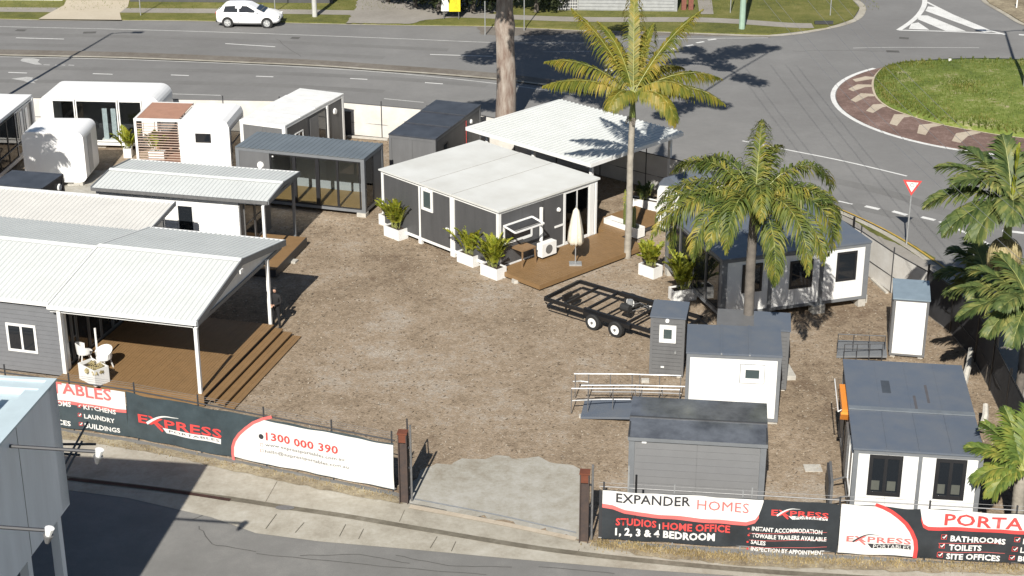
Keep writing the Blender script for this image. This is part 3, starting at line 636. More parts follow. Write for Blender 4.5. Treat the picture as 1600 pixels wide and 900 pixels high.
# ------------------------------------------------------------------ rounded capsule pods
def rrect(w_, h_, r, n=6, z0=0.):
    pts = []
    for cx, cy, a0 in ((w_-r, z0+r, -90), (w_-r, z0+h_-r, 0), (r, z0+h_-r, 90), (r, z0+r, 180)):
        for i in range(n+1): a = R(a0+90*i/n); pts.append((cx+r*math.cos(a), cy+r*math.sin(a)))
    return pts
def shell(par, L, W, z0, h, r, m, t=.1, back=True, name='shell', y0=0.):
    """rounded-rectangle tube running front to back (profile in x-z)"""
    o_ = rrect(L, h, r, z0=z0); i_ = [(min(max(x, t), L-t), min(max(z, z0+t), z0+h-t)) for x, z in rrect(L, h, r, z0=z0)]
    i_ = [(t+(x)*(L-2*t)/L, z0+t+(z-z0)*(h-2*t)/h) for x, z in o_]
    n = len(o_); b = MB(); v = [(x, y0, z) for x, z in o_]+[(x, W, z) for x, z in o_]+[(x, y0, z) for x, z in i_]+[(x, W, z) for x, z in i_]
    fs = []
    for i in range(n):
        j = (i+1) % n; fs += [(i, j, n+j, n+i), (2*n+i, 3*n+i, 3*n+j, 2*n+j), (i, 2*n+i, 2*n+j, j), (n+i, n+j, 3*n+j, 3*n+i)]
    return b.add(v, fs).build(name, m, par, smooth=False)
def rwall(par, L, y, z0, h, r, m, t=.05, inset=.08, name='end_wall', holes=False):
    pts = rrect(L-2*inset, h-2*inset, max(r-inset, .05), z0=z0+inset)
    b = MB(lambda x, z, yy: (x+inset, yy, z)); b.prism(pts, y, y+t); return b.build(name, m, par)
PODW = mat('pod_white_shell', (.80, .80, .79), .35, var=.04, scale=1)
P2 = Frame((60, 147), (248, 151), (91, 125), 2.85, W=2.5)
p = thing('capsule_pod', 'large white capsule pod with rounded corners and three dark glass bays', 'pod', P2.o, P2.a)
shell(p, P2.L, P2.W, .22, 2.63, .55, PODW, t=.14)
rwall(p, P2.L, P2.W-.1, .22, 2.63, .55, PODW)
xa = P2.front(82, 180)[0]; xb = P2.front(223, 180)[0]
rp_ = rrect(P2.L-.04, 2.59, .53, z0=.24)
lf = [(x+.02, z) for x, z in rp_ if x < .6]; rg = [(x+.02, z) for x, z in rp_ if x > P2.L-.7]
MB(lambda x, z, y: (x, y, z)).prism([(xa, .26)]+[(xa, 2.80)]+lf, .012, .08).build('front_cheek', PODW, p)
k0 = len(rg)//2; MB(lambda x, z, y: (x, y, z)).prism([(xb, .26)]+rg+[(xb, 2.80)], .012, .08).build('front_cheek', PODW, p)
MB().box(xa, xb, .012, .08, 2.6, 2.72).build('front_header', PODW, p)
Tf = face(P2, 'front'); bays = [P2.front(u, 180)[0] for u in (82, 118.5, 185, 223)]
for i in range(3): window(p, Tf, bays[i]+.02, bays[i+1]-.02, .42, 2.58, WHITE, CLEAR, ft=.06, name='glass_bay', o=-.02)
MB().box(.3, P2.L-.3, .1, P2.W-.15, .36, .42).build('floor', CHARD, p); MB().box(.3, P2.L-.3, P2.W-.2, P2.W-.12, .4, 2.7).build('inner_wall', CHARD, p)
for x in (bays[1]+1.3, bays[1]+1.75): MB().box(x, x+.25, .2, .26, .45, 2.1).build('curtain', mat('blue_grey_curtain', (.42, .48, .5), .8), p)
MB().box(bays[1]+1.2, bays[1]+2.3, .18, .5, .42, .5).build('curtain_rail', WHITE, p)
for x in (.8, P2.L-.8, 2.9): footing(p, x, .4, .25, .25)
P3 = Frame((32, 206), (132, 207), (80, 183), 2.7, L=2.95, W=2.3)
p = thing('capsule_pod', 'small plain white pod with rounded corners and a palm shadow on its end', 'pod', P3.o, P3.a)
shell(p, P3.L, P3.W, .2, 2.5, .34, PODW, t=.12); rwall(p, P3.L, .02, .2, 2.5, .34, PODW, inset=.02, t=.06); rwall(p, P3.L, P3.W-.1, .2, 2.5, .34, PODW)
Tr = face(P3, 'right'); fbox(Tr, .6, 1.25, .5, 2.3, .002, .02).build('door', mat('pod_grey_side', (.5, .5, .5), .5), p)
for x in (.5, 2.5): footing(p, x, .2, .21, .22)
# glass-sided pod at the left edge: long face looks right
c0 = G(51, 148, 2.85); c1 = G(0, 189, 2.85); dx = (c0-c1).to_2d().normalized(); ang = math.atan2(dx.y, dx.x)-PI/2
P1 = Frame((0, 0), (10, 0), (0, 10), 2.85, L=2.6, W=7.5); P1.a = ang; P1.x = Vector((math.cos(ang), math.sin(ang), 0)); P1.y = Vector((-math.sin(ang), math.cos(ang), 0))
P1.o = Vector((c0.x, c0.y, 0))-P1.x*2.6-P1.y*7.5
p = thing('capsule_pod', 'white-roofed pod at the left edge with a long dark glazed side facing right', 'pod', P1.o, P1.a)
MB().box(0, 2.55, 0, 7.5, 2.7, 2.86).build('roof', PODW, p); MB().box(0, 2.6, 0, 7.5, .22, .42).build('floor', PODW, p); MB().box(0, .08, 0, 7.5, .42, 2.7).build('wall', PODW, p)
MB().box(0, 2.6, 7.28, 7.5, .42, 2.7).build('end_wall', PODW, p); MB().box(0, 2.6, 0, .2, .42, 2.7).build('end_wall', PODW, p)
Tr = face(P1, 'right')
for i in range(6): window(p, Tr, .22+i*1.17, .22+(i+1)*1.17-.02, .44, 2.66, BLK2 if i < 4 else WHITE, GLASS, ft=.05, name='glass_bay', o=-.05)
MB(Tr).box(.2, 7.2, 1.0, 1.05, -.02, .02).build('rail', GALVD, p)
for i in (5.6, 6.3): MB(Tr).box(i, i+.3, .5, 2.5, -.04, -.02).build('curtain', LAMPW, p)
# pergola pod
P4 = Frame((209, 185), (357, 189), (233, 157), 2.75, W=2.9)
p = thing('capsule_pod', 'white pod with a slatted timber porch on its left half and one small dark window', 'pod', P4.o, P4.a)
L, W = P4.L, P4.W; xm = P4.front(280, 188)[0]; Tf = face(P4, 'front'); zt = 2.75
mbx = MB()
for (a, b, c, d_) in ((-.02, .1, -.02, .1), (xm-.07, xm+.07, -.02, .1), (-.02, .1, W-.1, W+.02)): mbx.box(a, b, c, d_, .15, zt)
mbx.box(.1, xm-.07, -.016, .1, zt-.12, zt-.003); mbx.box(.1, xm-.07, W-.1, W+.016, zt-.12, zt-.003); mbx.box(-.016, .1, .1, W-.1, zt-.12, zt-.003); mbx.box(.1, xm-.07, -.016, .1, .15, .27)
mbx.build('porch_frame', WHITE, p)
for i in range(16):
    y = .14+i*(W-.28)/15; MB().box(.1, xm-.07, y-.035, y+.065, zt-.05, zt-.01).build('roof_slat', WOODP, p)
MB().box(.1, xm-.07, .1, W-.1, .2, .3).build('porch_floor', WOODP, p)
for i in range(17):
    z = .42+i*.128; MB().box(.1, xm-.07, .02, .05, z, z+.035).build('slat', WHITE if i % 1 == 0 and i > 30 else WOODP if 0 else mat('slat_off_white', (.50, .38, .31), .5), p)
for i in range(20):
    z = .32+i*.115; MB().box(xm-.13, xm-.1, .2, W-.15, z, z+.075).build('side_slat', WOODP, p)
MB().box(.1, xm-.1, W-.1, W-.06, .3, 1.2).build('back_panel', WOODP, p)
MB().box(xm-.95, xm-.5, W-.2, W-.12, .3, 2.3).build('white_door', WHITE, p)
b = MB()
prof = [(0, .2), (L-xm, .2), (L-xm, zt-.35), (L-xm-.1, zt-.1), (L-xm-.32, zt), (0, zt)]
MB(lambda x, z, y: (x+xm+.075, y, z)).prism([(x*(L-xm-.08)/(L-xm), z) for x, z in prof], .0, W).build('body', PODW, p)
wa, wb = P4.front(306, 222); wc, wd_ = P4.front(329, 209)
window(p, Tf, wa, wc, wb, wd_, BLK2, GLASS, ft=.05)
fbox(face(P4, 'right'), .3, W-.1, .35, 2.2, -.02, .01).build('side_glazing', GLASSG, p)
fbox(face(P4, 'right'), .3, W-.1, 1.45, 1.52, .01, .03).build('glazing_bar', GALVD, p)
# small capsule with two portholes behind the big grey expander
P6o = G(1030, 352, .9); 
P6 = Frame((1027, 272), (1062, 272), (1040, 262), 2.7, L=1.35, W=2.3); P6.a = R(-50)
P6.a = R(-48); P6.x = Vector((math.cos(P6.a), math.sin(P6.a), 0)); P6.y = Vector((-math.sin(P6.a), math.cos(P6.a), 0))
p = thing('capsule_pod', 'narrow curved-roof pod with a white end and porthole behind the grey and white cabin', 'pod', P6.o, P6.a)
L, W = P6.L, P6.W
pr = [(0, .2), (L, .2), (L, 1.9), (L-.1, 2.3), (L-.4, 2.6), (L*.5, 2.72), (.35, 2.6), (.08, 2.3), (0, 1.9)]
MB(lambda x, z, y: (x, y, z)).prism(pr, .05, W).build('body', ROOFB, p)
MB(lambda x, z, y: (x, y, z)).prism([(.04, .3), (L-.04, .3), (L-.04, 1.95), (L-.16, 2.2), (L*.5, 2.3), (.16, 2.2), (.04, 1.95)], .0, .06).build('end_panel', WHITE, p)
for (x, z, r_) in ((L*.55, 1.75, .11), (L*.3, .9, .04)): MB().tube([(x, -.02, z), (x, .01, z)], r_, 12).build('porthole', GLASSG, p)

# ------------------------------------------------------------------ grey and white expandable cabin on the right
C = Frame((1130, 405), (1361, 377), (1025, 335), 2.8, L=6.3, W=5.6)
zt = 2.8
m1 = C.front(1291, 384)[0]; m0 = C.L-m1-.0
c = cabin('grey-framed cabin with white end panels and a blue-grey roof behind the feathery palm', C, .38, zt-.06, FRG, {'front': WHITE, 'left': CHARL, 'right': CHARL, 'back': CHARL}, ROOFB, seams=(2.05, 4.25),
          mids=(C.L-4.25+.0, 4.25), cat='cabin', over=.05, skip=('left',), pw=.2)
Tf = face(C, 'front'); Tl = face(C, 'left')
for (u0, v0, u1, v1) in ((1305, 440, 1340, 391), (1232, 452, 1271, 404), (1158, 458, 1192, 410)):
    a0, b0 = C.front(u0, v0); a1, b1 = C.front(u1, v1)
    window(c, Tf, a0, a1, min(b0, b1-.9), b1, BLK2, GLASS, ft=.09, n=1)
MB(Tl).box(.2, C.W-.2, .5, zt-.2, -.3, -.25).build('inner_wall', CHARD, c)
for i in range(4): window(c, Tl, .25+i*1.3, .25+(i+1)*1.3-.05, .52, zt-.2, GALVD if i % 2 else CHARD, GLASS, ft=.08, name='sliding_door', o=-.03)
for (u, v) in ((1346, 470), (1280, 486)):
    x, y = C.loc(u, v+6, 0); footing(c, x, y+.25, .38, .26)
# ------------------------------------------------------------------ right front cabin
Q = Frame((1336, 700), (1536, 712), (1307, 556), 2.75, L=3.75, W=6.2)
q = cabin('charcoal and white cabin with a blue-grey roof and two dark windows behind the right-hand banner', Q, .25, 2.72, FRG, {'front': WHITE, 'right': CHAR, 'left': FRG, 'back': WHITE}, ROOFB, seams=(), along='x', mids=(Q.L*.52,), pw=.12, over=.05, roof=False)
ylip = Q.loc(1427, 642, 2.8)[1]
flat_roof(q, Q, 2.72, ROOFB, .06, seams=(ylip,), along='x')
MB().box(-.06, Q.L+.06, ylip-.12, ylip+.1, 2.79, 2.825).build('roof_flashing', mat('roof_flashing', (.17, .19, .21), .4, var=.15, scale=2), q)
for x in (.95, 1.9, 2.85): MB().box(x-.012, x+.012, -.05, Q.W+.05, 2.786, 2.80).build('roof_joint', ROOFB, q)
x, y = Q.loc(1380, 605, 2.8); MB().box(x-.05, x+.22, y-.4, y+.5, 2.796, 2.802).build('roof_patch', mat('roof_patch', (.06, .07, .085), .6), q)
for (u, v, s) in ((1432, 640, .5), (1450, 625, .55)): 
    x, y = Q.loc(u, v, 2.8); MB().box(x-.03, x+.05, y-.2, y+s*2, 2.795, 2.799).build('roof_stain', mat('brown_roof_stain', (.10, .095, .10), .6), q)
Tf = face(Q, 'front'); Tl = face(Q, 'left')
for (u0, v0, u1, v1) in ((1352, 772, 1413, 713), (1455, 778, 1513, 719)):
    a0, b0 = Q.front(u0, v0); a1, b1 = Q.front(u1, v1)
    ww = window(q, Tf, a0+.03, a1-.02, b0, b1, BLK2, GLASS, ft=.11, n=2, o=.01)
    for k_ in (0, 1):
        cx = a0+(a1-a0)*(.27+.46*k_); fbox(Tf, cx-.15, cx+.1, b0+.18, b0+.5, .0221, .024).build('painted_reflection', mat('pane_reflection_tone', (.09, .095, .08), .7), ww)  # flat patch on the outer face of the glass, a painted reflection
window(q, Tl, .35, 1.5, .9, 2.4, WHITE, GLASS, ft=.06)
window(q, Tl, 2.9, 4.2, .4, 2.45, BLK2, GLASS, ft=.06, n=2, name='sliding_door')
MB(Tl).box(1.7, 2.6, .8, 2.3, .02, .09).build('open_shutter', GALVD, q)
g = MB(); g.tube([Tl(3.2, 2.5, .1), Tl(3.2, 2.35, .32), Tl(5.6, 2.35, .32)], .02, 6); g.build('awning_bar', WHITE, q)
MB(Tl).bar((2.9, 2.45, .12), (4.75, 2.45, .12), .26, .2).build('awning_roll', ORANGE, q); MB(Tl).bar((2.82, 2.35, .1), (2.9, 2.4, .1), .3, .34).build('awning_end_cap', ORANGE, q)
ax, ay = Q.loc(1294, 728, .9)
fl = MB(Tl); fl.box(.5, 1.9, .35, 1.25, .5, .58); fl.build('folded_side_table', GALVD, q); MB(Tl).box(.5, 1.9, .42, 1.2, .58, .64).build('table_edge', CHARD, q)
for yy in (.6, 1.8): MB(Tl).bar((yy, .8, .0), (yy, .6, .5), .04, .04).build('bracket', GALVD, q)
# ------------------------------------------------------------------ front grey cabin with glossy roof
Fg = Frame((984, 677), (1197, 689), (988, 622), 2.6, L=4.15, W=2.4)
f = cabin('mid-grey cabin with a glossy dark roof behind the EXPANDER HOMES banner', Fg, .12, 2.5, FRG, {'front': mat('front_grey_panel', (.185, .187, .19), .6, var=.05, scale=1.5)}, GLOSSY, cat='cabin', pw=.16, pitch=1.95, roof=False)
L, W = Fg.L, Fg.W
for y0_, y1_, za, zb_ in ((-.06, W*.46, 2.5, 2.62), (W*.46+.02, W+.06, 2.635, 2.66)):
    mbx = MB(); nx = 24
    vs = []
    for i in range(nx+1):
        x = -.05+(L+.1)*i/nx; wv = .006*math.sin(i*1.3)+.004*math.sin(i*.6+1)
        vs += [(x, y0_, za+wv*.3), (x, (y0_+y1_)/2, (za+zb_)/2+.012+wv), (x, y1_, zb_+wv*.3)]
    mbx.add(vs, [(3*i+j, 3*i+3+j, 3*i+4+j, 3*i+1+j) for i in range(nx) for j in (0, 1)]).build('roof_sheet', GLOSSY, f, recalc=False, smooth=True)
MB().box(-.05, L+.05, -.07, -.062, 2.38, 2.5).build('gutter', FRG, f); MB().box(-.05, L+.05, W*.46-.02, W*.46+.03, 2.60, 2.65).build('roof_seam', CHARD, f)
MB().box(-.05, .0, -.05, W+.05, 2.46, 2.60).build('roof_edge', CHARD, f); MB().box(L, L+.05, -.05, W+.05, 2.46, 2.60).build('roof_edge', CHARD, f)
fbox(face(Fg, 'front'), .38, .52, 2.3, 2.42, .0, .04).build('junction_box', WHITE, f)
for z in [.42+.24*i for i in range(8)]: fbox(face(Fg, 'front'), .2, L-.2, z, z+.008, .0, .004).build('panel_joint', CHARL, f)
# ------------------------------------------------------------------ white box cabin with dark lid
Wb = Frame((1074, 550), (1221, 557), (1074, 505), 2.6, L=3.15, W=2.3)
wbx = cabin('white-walled cabin with a dark three-panel roof and one small framed window', Wb, .12, 2.56, FRG, {'front': WHITE, 'right': FRG, 'left': FRG, 'back': FRG}, ROOFB, seams=(1.15, 2.1), pw=.1, cat='cabin', pitch=4)
Tf = face(Wb, 'front'); a0, b0 = Wb.front(1156, 597); a1, b1 = Wb.front(1195, 571)
fbox(Tf, a0-.02, a1+.02, b0-.02, b1+.02, .0, .012).build('window_surround', FRG, wbx)
window(wbx, Tf, a0, a1, b0, b1, WHITE, GLASSG, ft=.17, o=.018)
for x in (1.15, 2.1): MB().disc((x, -.02, 2.6), (0, -1, 0), .03, .03, 8).build('bolt', GALV, wbx)
# ------------------------------------------------------------------ toilets
def toilet(label, fr, wm, rm, frontm, door=False, group=None):
    L, W = fr.L, fr.W; t = thing('portable_toilet', label, 'toilet', fr.o, fr.a, group)
    frame_box(t, fr, .12, 2.38, wm, pw=.07, rail=.08, out=.02)
    MB().box(.02, L-.02, .02, W-.02, .14, 2.36).build('body', wm, t)
    panels(t, face(fr, 'front'), .07, L-.07, .2, 2.3, frontm, .15 if door else 3, gap=.012, t=.02, o=.012, horiz=door)
    MB().add([(-.05, -.06, 2.38), (L+.05, -.06, 2.38), (L+.05, W+.05, 2.44), (-.05, W+.05, 2.44), (-.05, -.06, 2.43), (L+.05, -.06, 2.43), (L+.05, W+.05, 2.49), (-.05, W+.05, 2.49)],
             [(0, 1, 2, 3), (4, 5, 6, 7), (0, 1, 5, 4), (1, 2, 6, 5), (2, 3, 7, 6), (3, 0, 4, 7)]).build('roof', rm, t)
    for x in (.12, L-.12): footing(t, x, .12, .12, .09)
    return t
T1 = Frame((1018, 492), (1072, 496), (1020, 464), 2.45, L=1.2, W=1.3)
t = toilet('narrow grey toilet cubicle with a square white window, at the end of the railed ramp', T1, CHARL, ROOFB, CHARL, True)
Tf = face(T1, 'front'); a0, b0 = T1.front(1030, 534); a1, b1 = T1.front(1057, 509)
window(t, Tf, a0, a1, b0, b1, WHITE, GLASSG, ft=.15, o=.02); lamp_disc(t, Tf, *T1.front(1043, 501), r=.08)
fbox(Tf, .88, .94, 1.0, 1.1, .01, .07).build('handle', GALV, t); fbox(Tf, .4, .52, .42, .47, .01, .05).build('door_vent', WHITE, t)
T2 = Frame((1398, 462), (1453, 466), (1383, 430), 2.5, L=1.25, W=1.7)
t = toilet('narrow white-fronted toilet cubicle near the shaded right-hand fence', T2, CHARL, BLUEW if 0 else mat('pale_blue_roof', (.22, .28, .33), .4, var=.1), WHITE)
Tl = face(T2, 'left'); fbox(Tl, .15, .95, .25, 2.2, .02, .04).build('side_door', CHARL, t); fbox(Tl, .45, .65, 1.5, 1.9, .04, .055).build('door_window', GLASS, t); fbox(Tl, 1.1, 1.16, .2, 2.3, .02, .04).build('trim', WHITE, t)
for i, (u, v) in enumerate(((1122, 508), (1180, 512))):
    Tn = Frame((u, v), (u+54, v+3), (u+1, v-37), 2.45, L=1.2, W=1.35)
    t = toilet(['grey toilet cubicle behind the white box cabin, left of the palm trunk', 'grey toilet cubicle behind the white box cabin, right of the palm trunk'][i], Tn, CHARL, ROOFB if i else CHARL, CHARL, True)
    lamp_disc(t, face(Tn, 'front'), .8, 2.15, .07)
# small dark cabinet by back fence
p0 = G(536, 212, 0); cb = MB().box(p0.x-.45, p0.x+.45, p0.y, p0.y+.4, .05, 1.25); cb.box(p0.x-.47, p0.x+.47, p0.y-.02, p0.y+.42, 1.25, 1.3)
tag(cb.build('electrical_cabinet', CHARD), 'small dark cabinet against the white back fence beside the leafy pot', 'cabinet')

# ------------------------------------------------------------------ gabled cabins with corrugated roofs
def gable(par, x0, x1, ye0, ye1, yr, ze, zr, m, m2=None, pitch=.2, dz=0., capm=None, mask=None):
    zf = lambda y: (ze+(zr-ze)*(y-ye0)/(yr-ye0) if y <= yr else ze+(zr-ze)*(ye1-y)/(ye1-yr))+dz
    T = lambda a, dd, hh: (a, dd, zf(dd)+hh)
    ribbed(par, T, x0, x1, ye0, yr, m, pitch); ribbed(par, T, x0, x1, yr+.001, ye1, m2 or m, pitch)
    b = MB(); v = []
    for x in (x0-.02, x1+.02):
        v += [(x, yr-.17, zf(yr-.17)+.033), (x, yr, zf(yr)+.075), (x, yr+.17, zf(yr+.17)+.033)]
    b.add(v, [(0, 1, 4, 3), (1, 2, 5, 4)]); b.build('ridge_cap', capm or m, par, recalc=False)
    return zf
def bargeboard(par, x, ye0, ye1, yr, zf, m, t=.05, h=.16, off=.0):
    b = MB(); v = []
    for xx in (x, x+t):
        for y in (ye0, yr, ye1): v += [(xx, y, zf(y)+.045+off), (xx, y, zf(y)-h+off)]
    b.add(v, [(0, 2, 3, 1), (2, 4, 5, 3), (6, 7, 9, 8), (8, 9, 11, 10), (0, 6, 8, 2), (2, 8, 10, 4), (1, 3, 9, 7), (3, 5, 11, 9), (0, 1, 7, 6), (4, 10, 11, 5)])
    return b.build('bargeboard', m, par)
def lapped(par, T, a0, a1, b0, b1, m, pitch=.17, name='weatherboard', cut=None):
    n = round((b1-b0)/pitch); p = (b1-b0)/n
    for i in range(n):
        z0, z1 = b0+i*p, b0+(i+1)*p; b = MB(T)
        b.add([(a0, z0, .03), (a1, z0, .03), (a1, z1, .008), (a0, z1, .008), (a0, z0, -.02), (a1, z0, -.02), (a1, z1, -.02), (a0, z1, -.02)],
              [(0, 1, 2, 3), (4, 5, 6, 7), (0, 1, 5, 4), (2, 3, 7, 6), (1, 2, 6, 5), (3, 0, 4, 7)]); b.build(name, m, par)
M_ = Frame((75, 477), (307, 503), (230, 355), 3.08)
L, W = M_.L, M_.W; yr, zr = M_.side(377, 403); zr -= .07
h = thing('display_home', 'grey weatherboard home with a big white gabled roof over a brown deck', 'house', M_.o, M_.a)
zf = gable(h, 0, L, 0, W, yr, 3.08, zr, ROOFW, pitch=.205)
zf2 = gable(h, -9.5, .0, .3, W-.3, yr, 2.98+.05, zr-.1, ROOFW, pitch=.205)
MB().box(-.02, L+.02, -.09, -.003, 2.96, 3.09).build('gutter', WHITE, h); MB().box(-.02, L+.02, W+.003, W+.09, 2.96, 3.09).build('gutter', WHITE, h)
MB().box(-9.5, -.03, .21, .297, 2.92, 3.04).build('gutter', WHITE, h)
bargeboard(h, L+.004, 0, W, yr, zf, FRG, h=.2); bargeboard(h, -.055, 0, W, yr, zf, WHITE, h=.12)
b = MB(); b.add([(L-.15, .1, 2.9), (L-.15, yr, zr-.2), (L-.15, W-.1, 2.9)], [(0, 1, 2)])
b.add([(L-.2, .1, 2.9), (L-.2, yr, zr-.2), (L-.2, W-.1, 2.9)], [(0, 1, 2)]); b.build('gable_infill', WHITE, h, recalc=False)
MB().box(.0, L-.2, .08, .16, 2.8, 2.95).build('beam', WHITE, h); MB().box(.0, L-.2, W-.16, W-.08, 2.8, 2.95).build('beam', WHITE, h); MB().box(L-.25, L-.1, .1, W-.1, 2.76, 2.9).build('beam', FRG, h)
o = MB().box(L-.08, L+.1, yr-.35, yr-.1, zr-.42, zr-.28).build('flood_light', LAMPW, h)
xh = M_.front(108, 590, .4)[0]
Tw = lambda a, b, o: (a, .4-o, b)
MB().box(-9.5, xh-.1, .45, W-.45, .1, 2.95).build('wall_core', CHARL, h)
GW = mat('grey_weatherboard', (.15, .155, .165), .6, var=.06)
lapped(h, Tw, -9.5, xh-.06, .15, 2.93, GW, .175)
MB().box(xh-.06, xh+.08, .34, .5, .1, 2.95).build('corner_post', WHITE, h)
wa = M_.front(17, 549, .4); wb = M_.front(54, 507, .4)
window(h, Tw, wa[0]-.05, wb[0]+.05, M_.front(36, 549, .4)[1], M_.front(36, 506, .4)[1], WHITE, GLASS, ft=.09, n=2, o=.03)
Tx = lambda a, b, o: (xh-.1+o, a, b)
ys = [.5, 1.0, 1.35, 2.2, 3.1, 4.0, 4.9, 6.0, W-.5]
for i in range(8): window(h, Tx, ys[i]+.02, ys[i+1]-.02, .5, 2.7, FRG if i % 2 else CHARL, GLASS, ft=.07, name='glass_door', o=.03, hb=1.4 if i == 1 else None)
MB(Tx).box(.5, W-.5, 2.7, 2.95, .0, .05).build('header', FRG, h)
# deck with boards and three steps
xe, y0 = M_.loc(320, 618, .45); _, y1 = M_.loc(433, 508, .45); _, yf = M_.loc(200, 600, .45)
dk = thing('timber_deck', 'large brown deck with side steps under the big white gabled roof', 'deck', M_.o, M_.a)
timber_deck(dk, xh, xe, y0-.05, y1, .45, WOOD, along='y', pitch=.115)
for i in range(5): MB().box(xh, xe, y0-.085, y0-.06, .08+.075*i, .148+.075*i).build('fascia_board', WOOD, dk)
for i in range(3):
    x = xe+.03+i*.36; z = .33-.115*i; MB().box(x, x+.17, y0, y1, z-.035, z).build('step_board', WOOD, dk); MB().box(x+.176, x+.345, y0, y1, z-.035, z).build('step_board', WOOD, dk)
    MB().box(x+.30, x+.32, y0+.02, y1-.02, max(.04, z-.14), z-.04).build('step_riser', WOOD, dk)
for (u, v, uu) in ((315, 632, 0), (423, 506, 1)):
    x, y = M_.loc(u, v, .0 if uu == 0 else .3); MB().box(x-.06, x+.06, y-.06, y+.06, 0.02, 2.95).build('post', WHITE, h)
MB().box(xh+.02, xh+.16, .0, .14, .1, 2.95).build('post', WHITE, h)
# steps: extra post stub
# second building behind
zz = 2.95
B2 = Frame((-57, 345), (224, 370.5), (50, 298), zz, W=4.1)
tw = G(280, 318, 3.3)-B2.o; B2W = tw.dot(B2.y)
b2 = thing('cabin_annex', 'cabin with a cream single-slope corrugated roof between the two gabled roofs', 'cabin', B2.o, B2.a)
T = lambda a, dd, hh: (a, dd, zz+dd/B2W*.35+hh)
ribbed(b2, T, -1, B2.L, .2, B2W, ROOFC, .205)
MB().box(-1, B2.L, B2W+.003, B2W+.1, 3.2, 3.36).build('flashing', WHITE, b2); MB().box(-1, B2.L, .1, .197, 2.9, 3.02).build('flashing', WHITE, b2)
b = MB(); b.add([(B2.L+.003, .2, 2.86), (B2.L+.003, B2W, 3.2), (B2.L+.003, B2W, 3.38), (B2.L+.003, .2, 3.02), (B2.L+.05, .2, 2.86), (B2.L+.05, B2W, 3.2), (B2.L+.05, B2W, 3.38), (B2.L+.05, .2, 3.02)],
    [(0, 1, 2, 3), (4, 5, 6, 7), (0, 1, 5, 4), (1, 2, 6, 5), (2, 3, 7, 6), (3, 0, 4, 7)]); b.build('bargeboard', FRG, b2)
MB().box(-1, B2.L-.4, .4, B2W-.2, .1, 2.9).build('wall_core', CHARL, b2)
Tb = lambda a, b, o: (B2.L-.4+o, a, b)
for i in range(3): window(b2, Tb, .5+i*(B2W-.8)/3, .5+(i+1)*(B2W-.8)/3-.03, .4, 2.85, WHITE if i else GALVD, GLASS, ft=.07, name='glass_door', hb=1.9)
# white gabled cabin
A2 = Frame((143, 293), (418, 315), (203, 249), 2.92)
L, W = A2.L, A2.W; yr, zr = A2.side(442, 283); zr -= .07
g = thing('gabled_cabin', 'long white cabin with a low white gabled roof and small brown porch', 'cabin', A2.o, A2.a)
zf = gable(g, 0, L, 0, W, yr, 2.92, zr, ROOFW, pitch=.19)
bargeboard(g, L+.004, 0, W, yr, zf, FRG, h=.14); bargeboard(g, -.054, 0, W, yr, zf, FRG, h=.14)
MB().box(0, L, -.08, -.003, 2.80, 2.93).build('gutter', GALVD, g); MB().box(0, L, W+.003, W+.08, 2.80, 2.93).build('gutter', WHITE, g)
xw = A2.front(374, 340, .25)[0]
MB().box(.12, xw-.03, .3, W-.3, .3, 2.88).build('wall_core', WHITE, g)
Tw = lambda a, b, o: (a, .27-o, b)
lapped(g, Tw, .2, xw, .3, 2.86, WHITE, .2)
MB().box(.08, .2, .2, .34, .2, 2.88).build('corner_post', WHITE, g); MB().box(xw, xw+.06, .22, W-.22, .3, 2.88).build('end_wall', CHARL, g)
wa = A2.front(279, 345, .25); wb = A2.front(301, 321, .25)
window(g, Tw, wa[0]-.02, wb[0]+.02, wb[1]-1.25, wb[1], WHITE, GLASS, ft=.05, o=.03)
Tx = lambda a, b, o: (xw+.06+o, a, b)
for i in range(2): window(g, Tx, .6+i*1.2, .6+(i+1)*1.2-.04, .5, 2.5, GALVD, GLASS, ft=.07, name='glass_door', hb=1.5, o=.01)
cx, cy = A2.loc(430, 421, .45); fx, fy = A2.loc(467, 371, .45)
timber_deck(g, xw+.1, max(cx, L-.1), cy, fy+.1, .45, WOOD, along='x', pitch=.14)
MB().box(max(cx, L-.1)+.003, max(cx, L-.1)+.03, cy-.02, fy+.1, .1, .44).build('fascia_board', CHARD, g)
for (u, v) in ((421, 418), (467, 372)):
    x, y = A2.loc(u, v, .1); x = min(x, L-.08); MB().box(x-.055, x+.055, y-.055, y+.055, .05, 2.85).build('post', WHITE if v > 400 else FRG, g)
MB().box(xw, L-.05, .05, .13, 2.72, 2.84).build('beam', WHITE, g); MB().box(xw, L-.05, W-.13, W-.05, 2.72, 2.84).build('beam', WHITE, g); MB().box(L-.14, L-.04, .1, W-.1, 2.7, 2.82).build('beam', FRG, g)

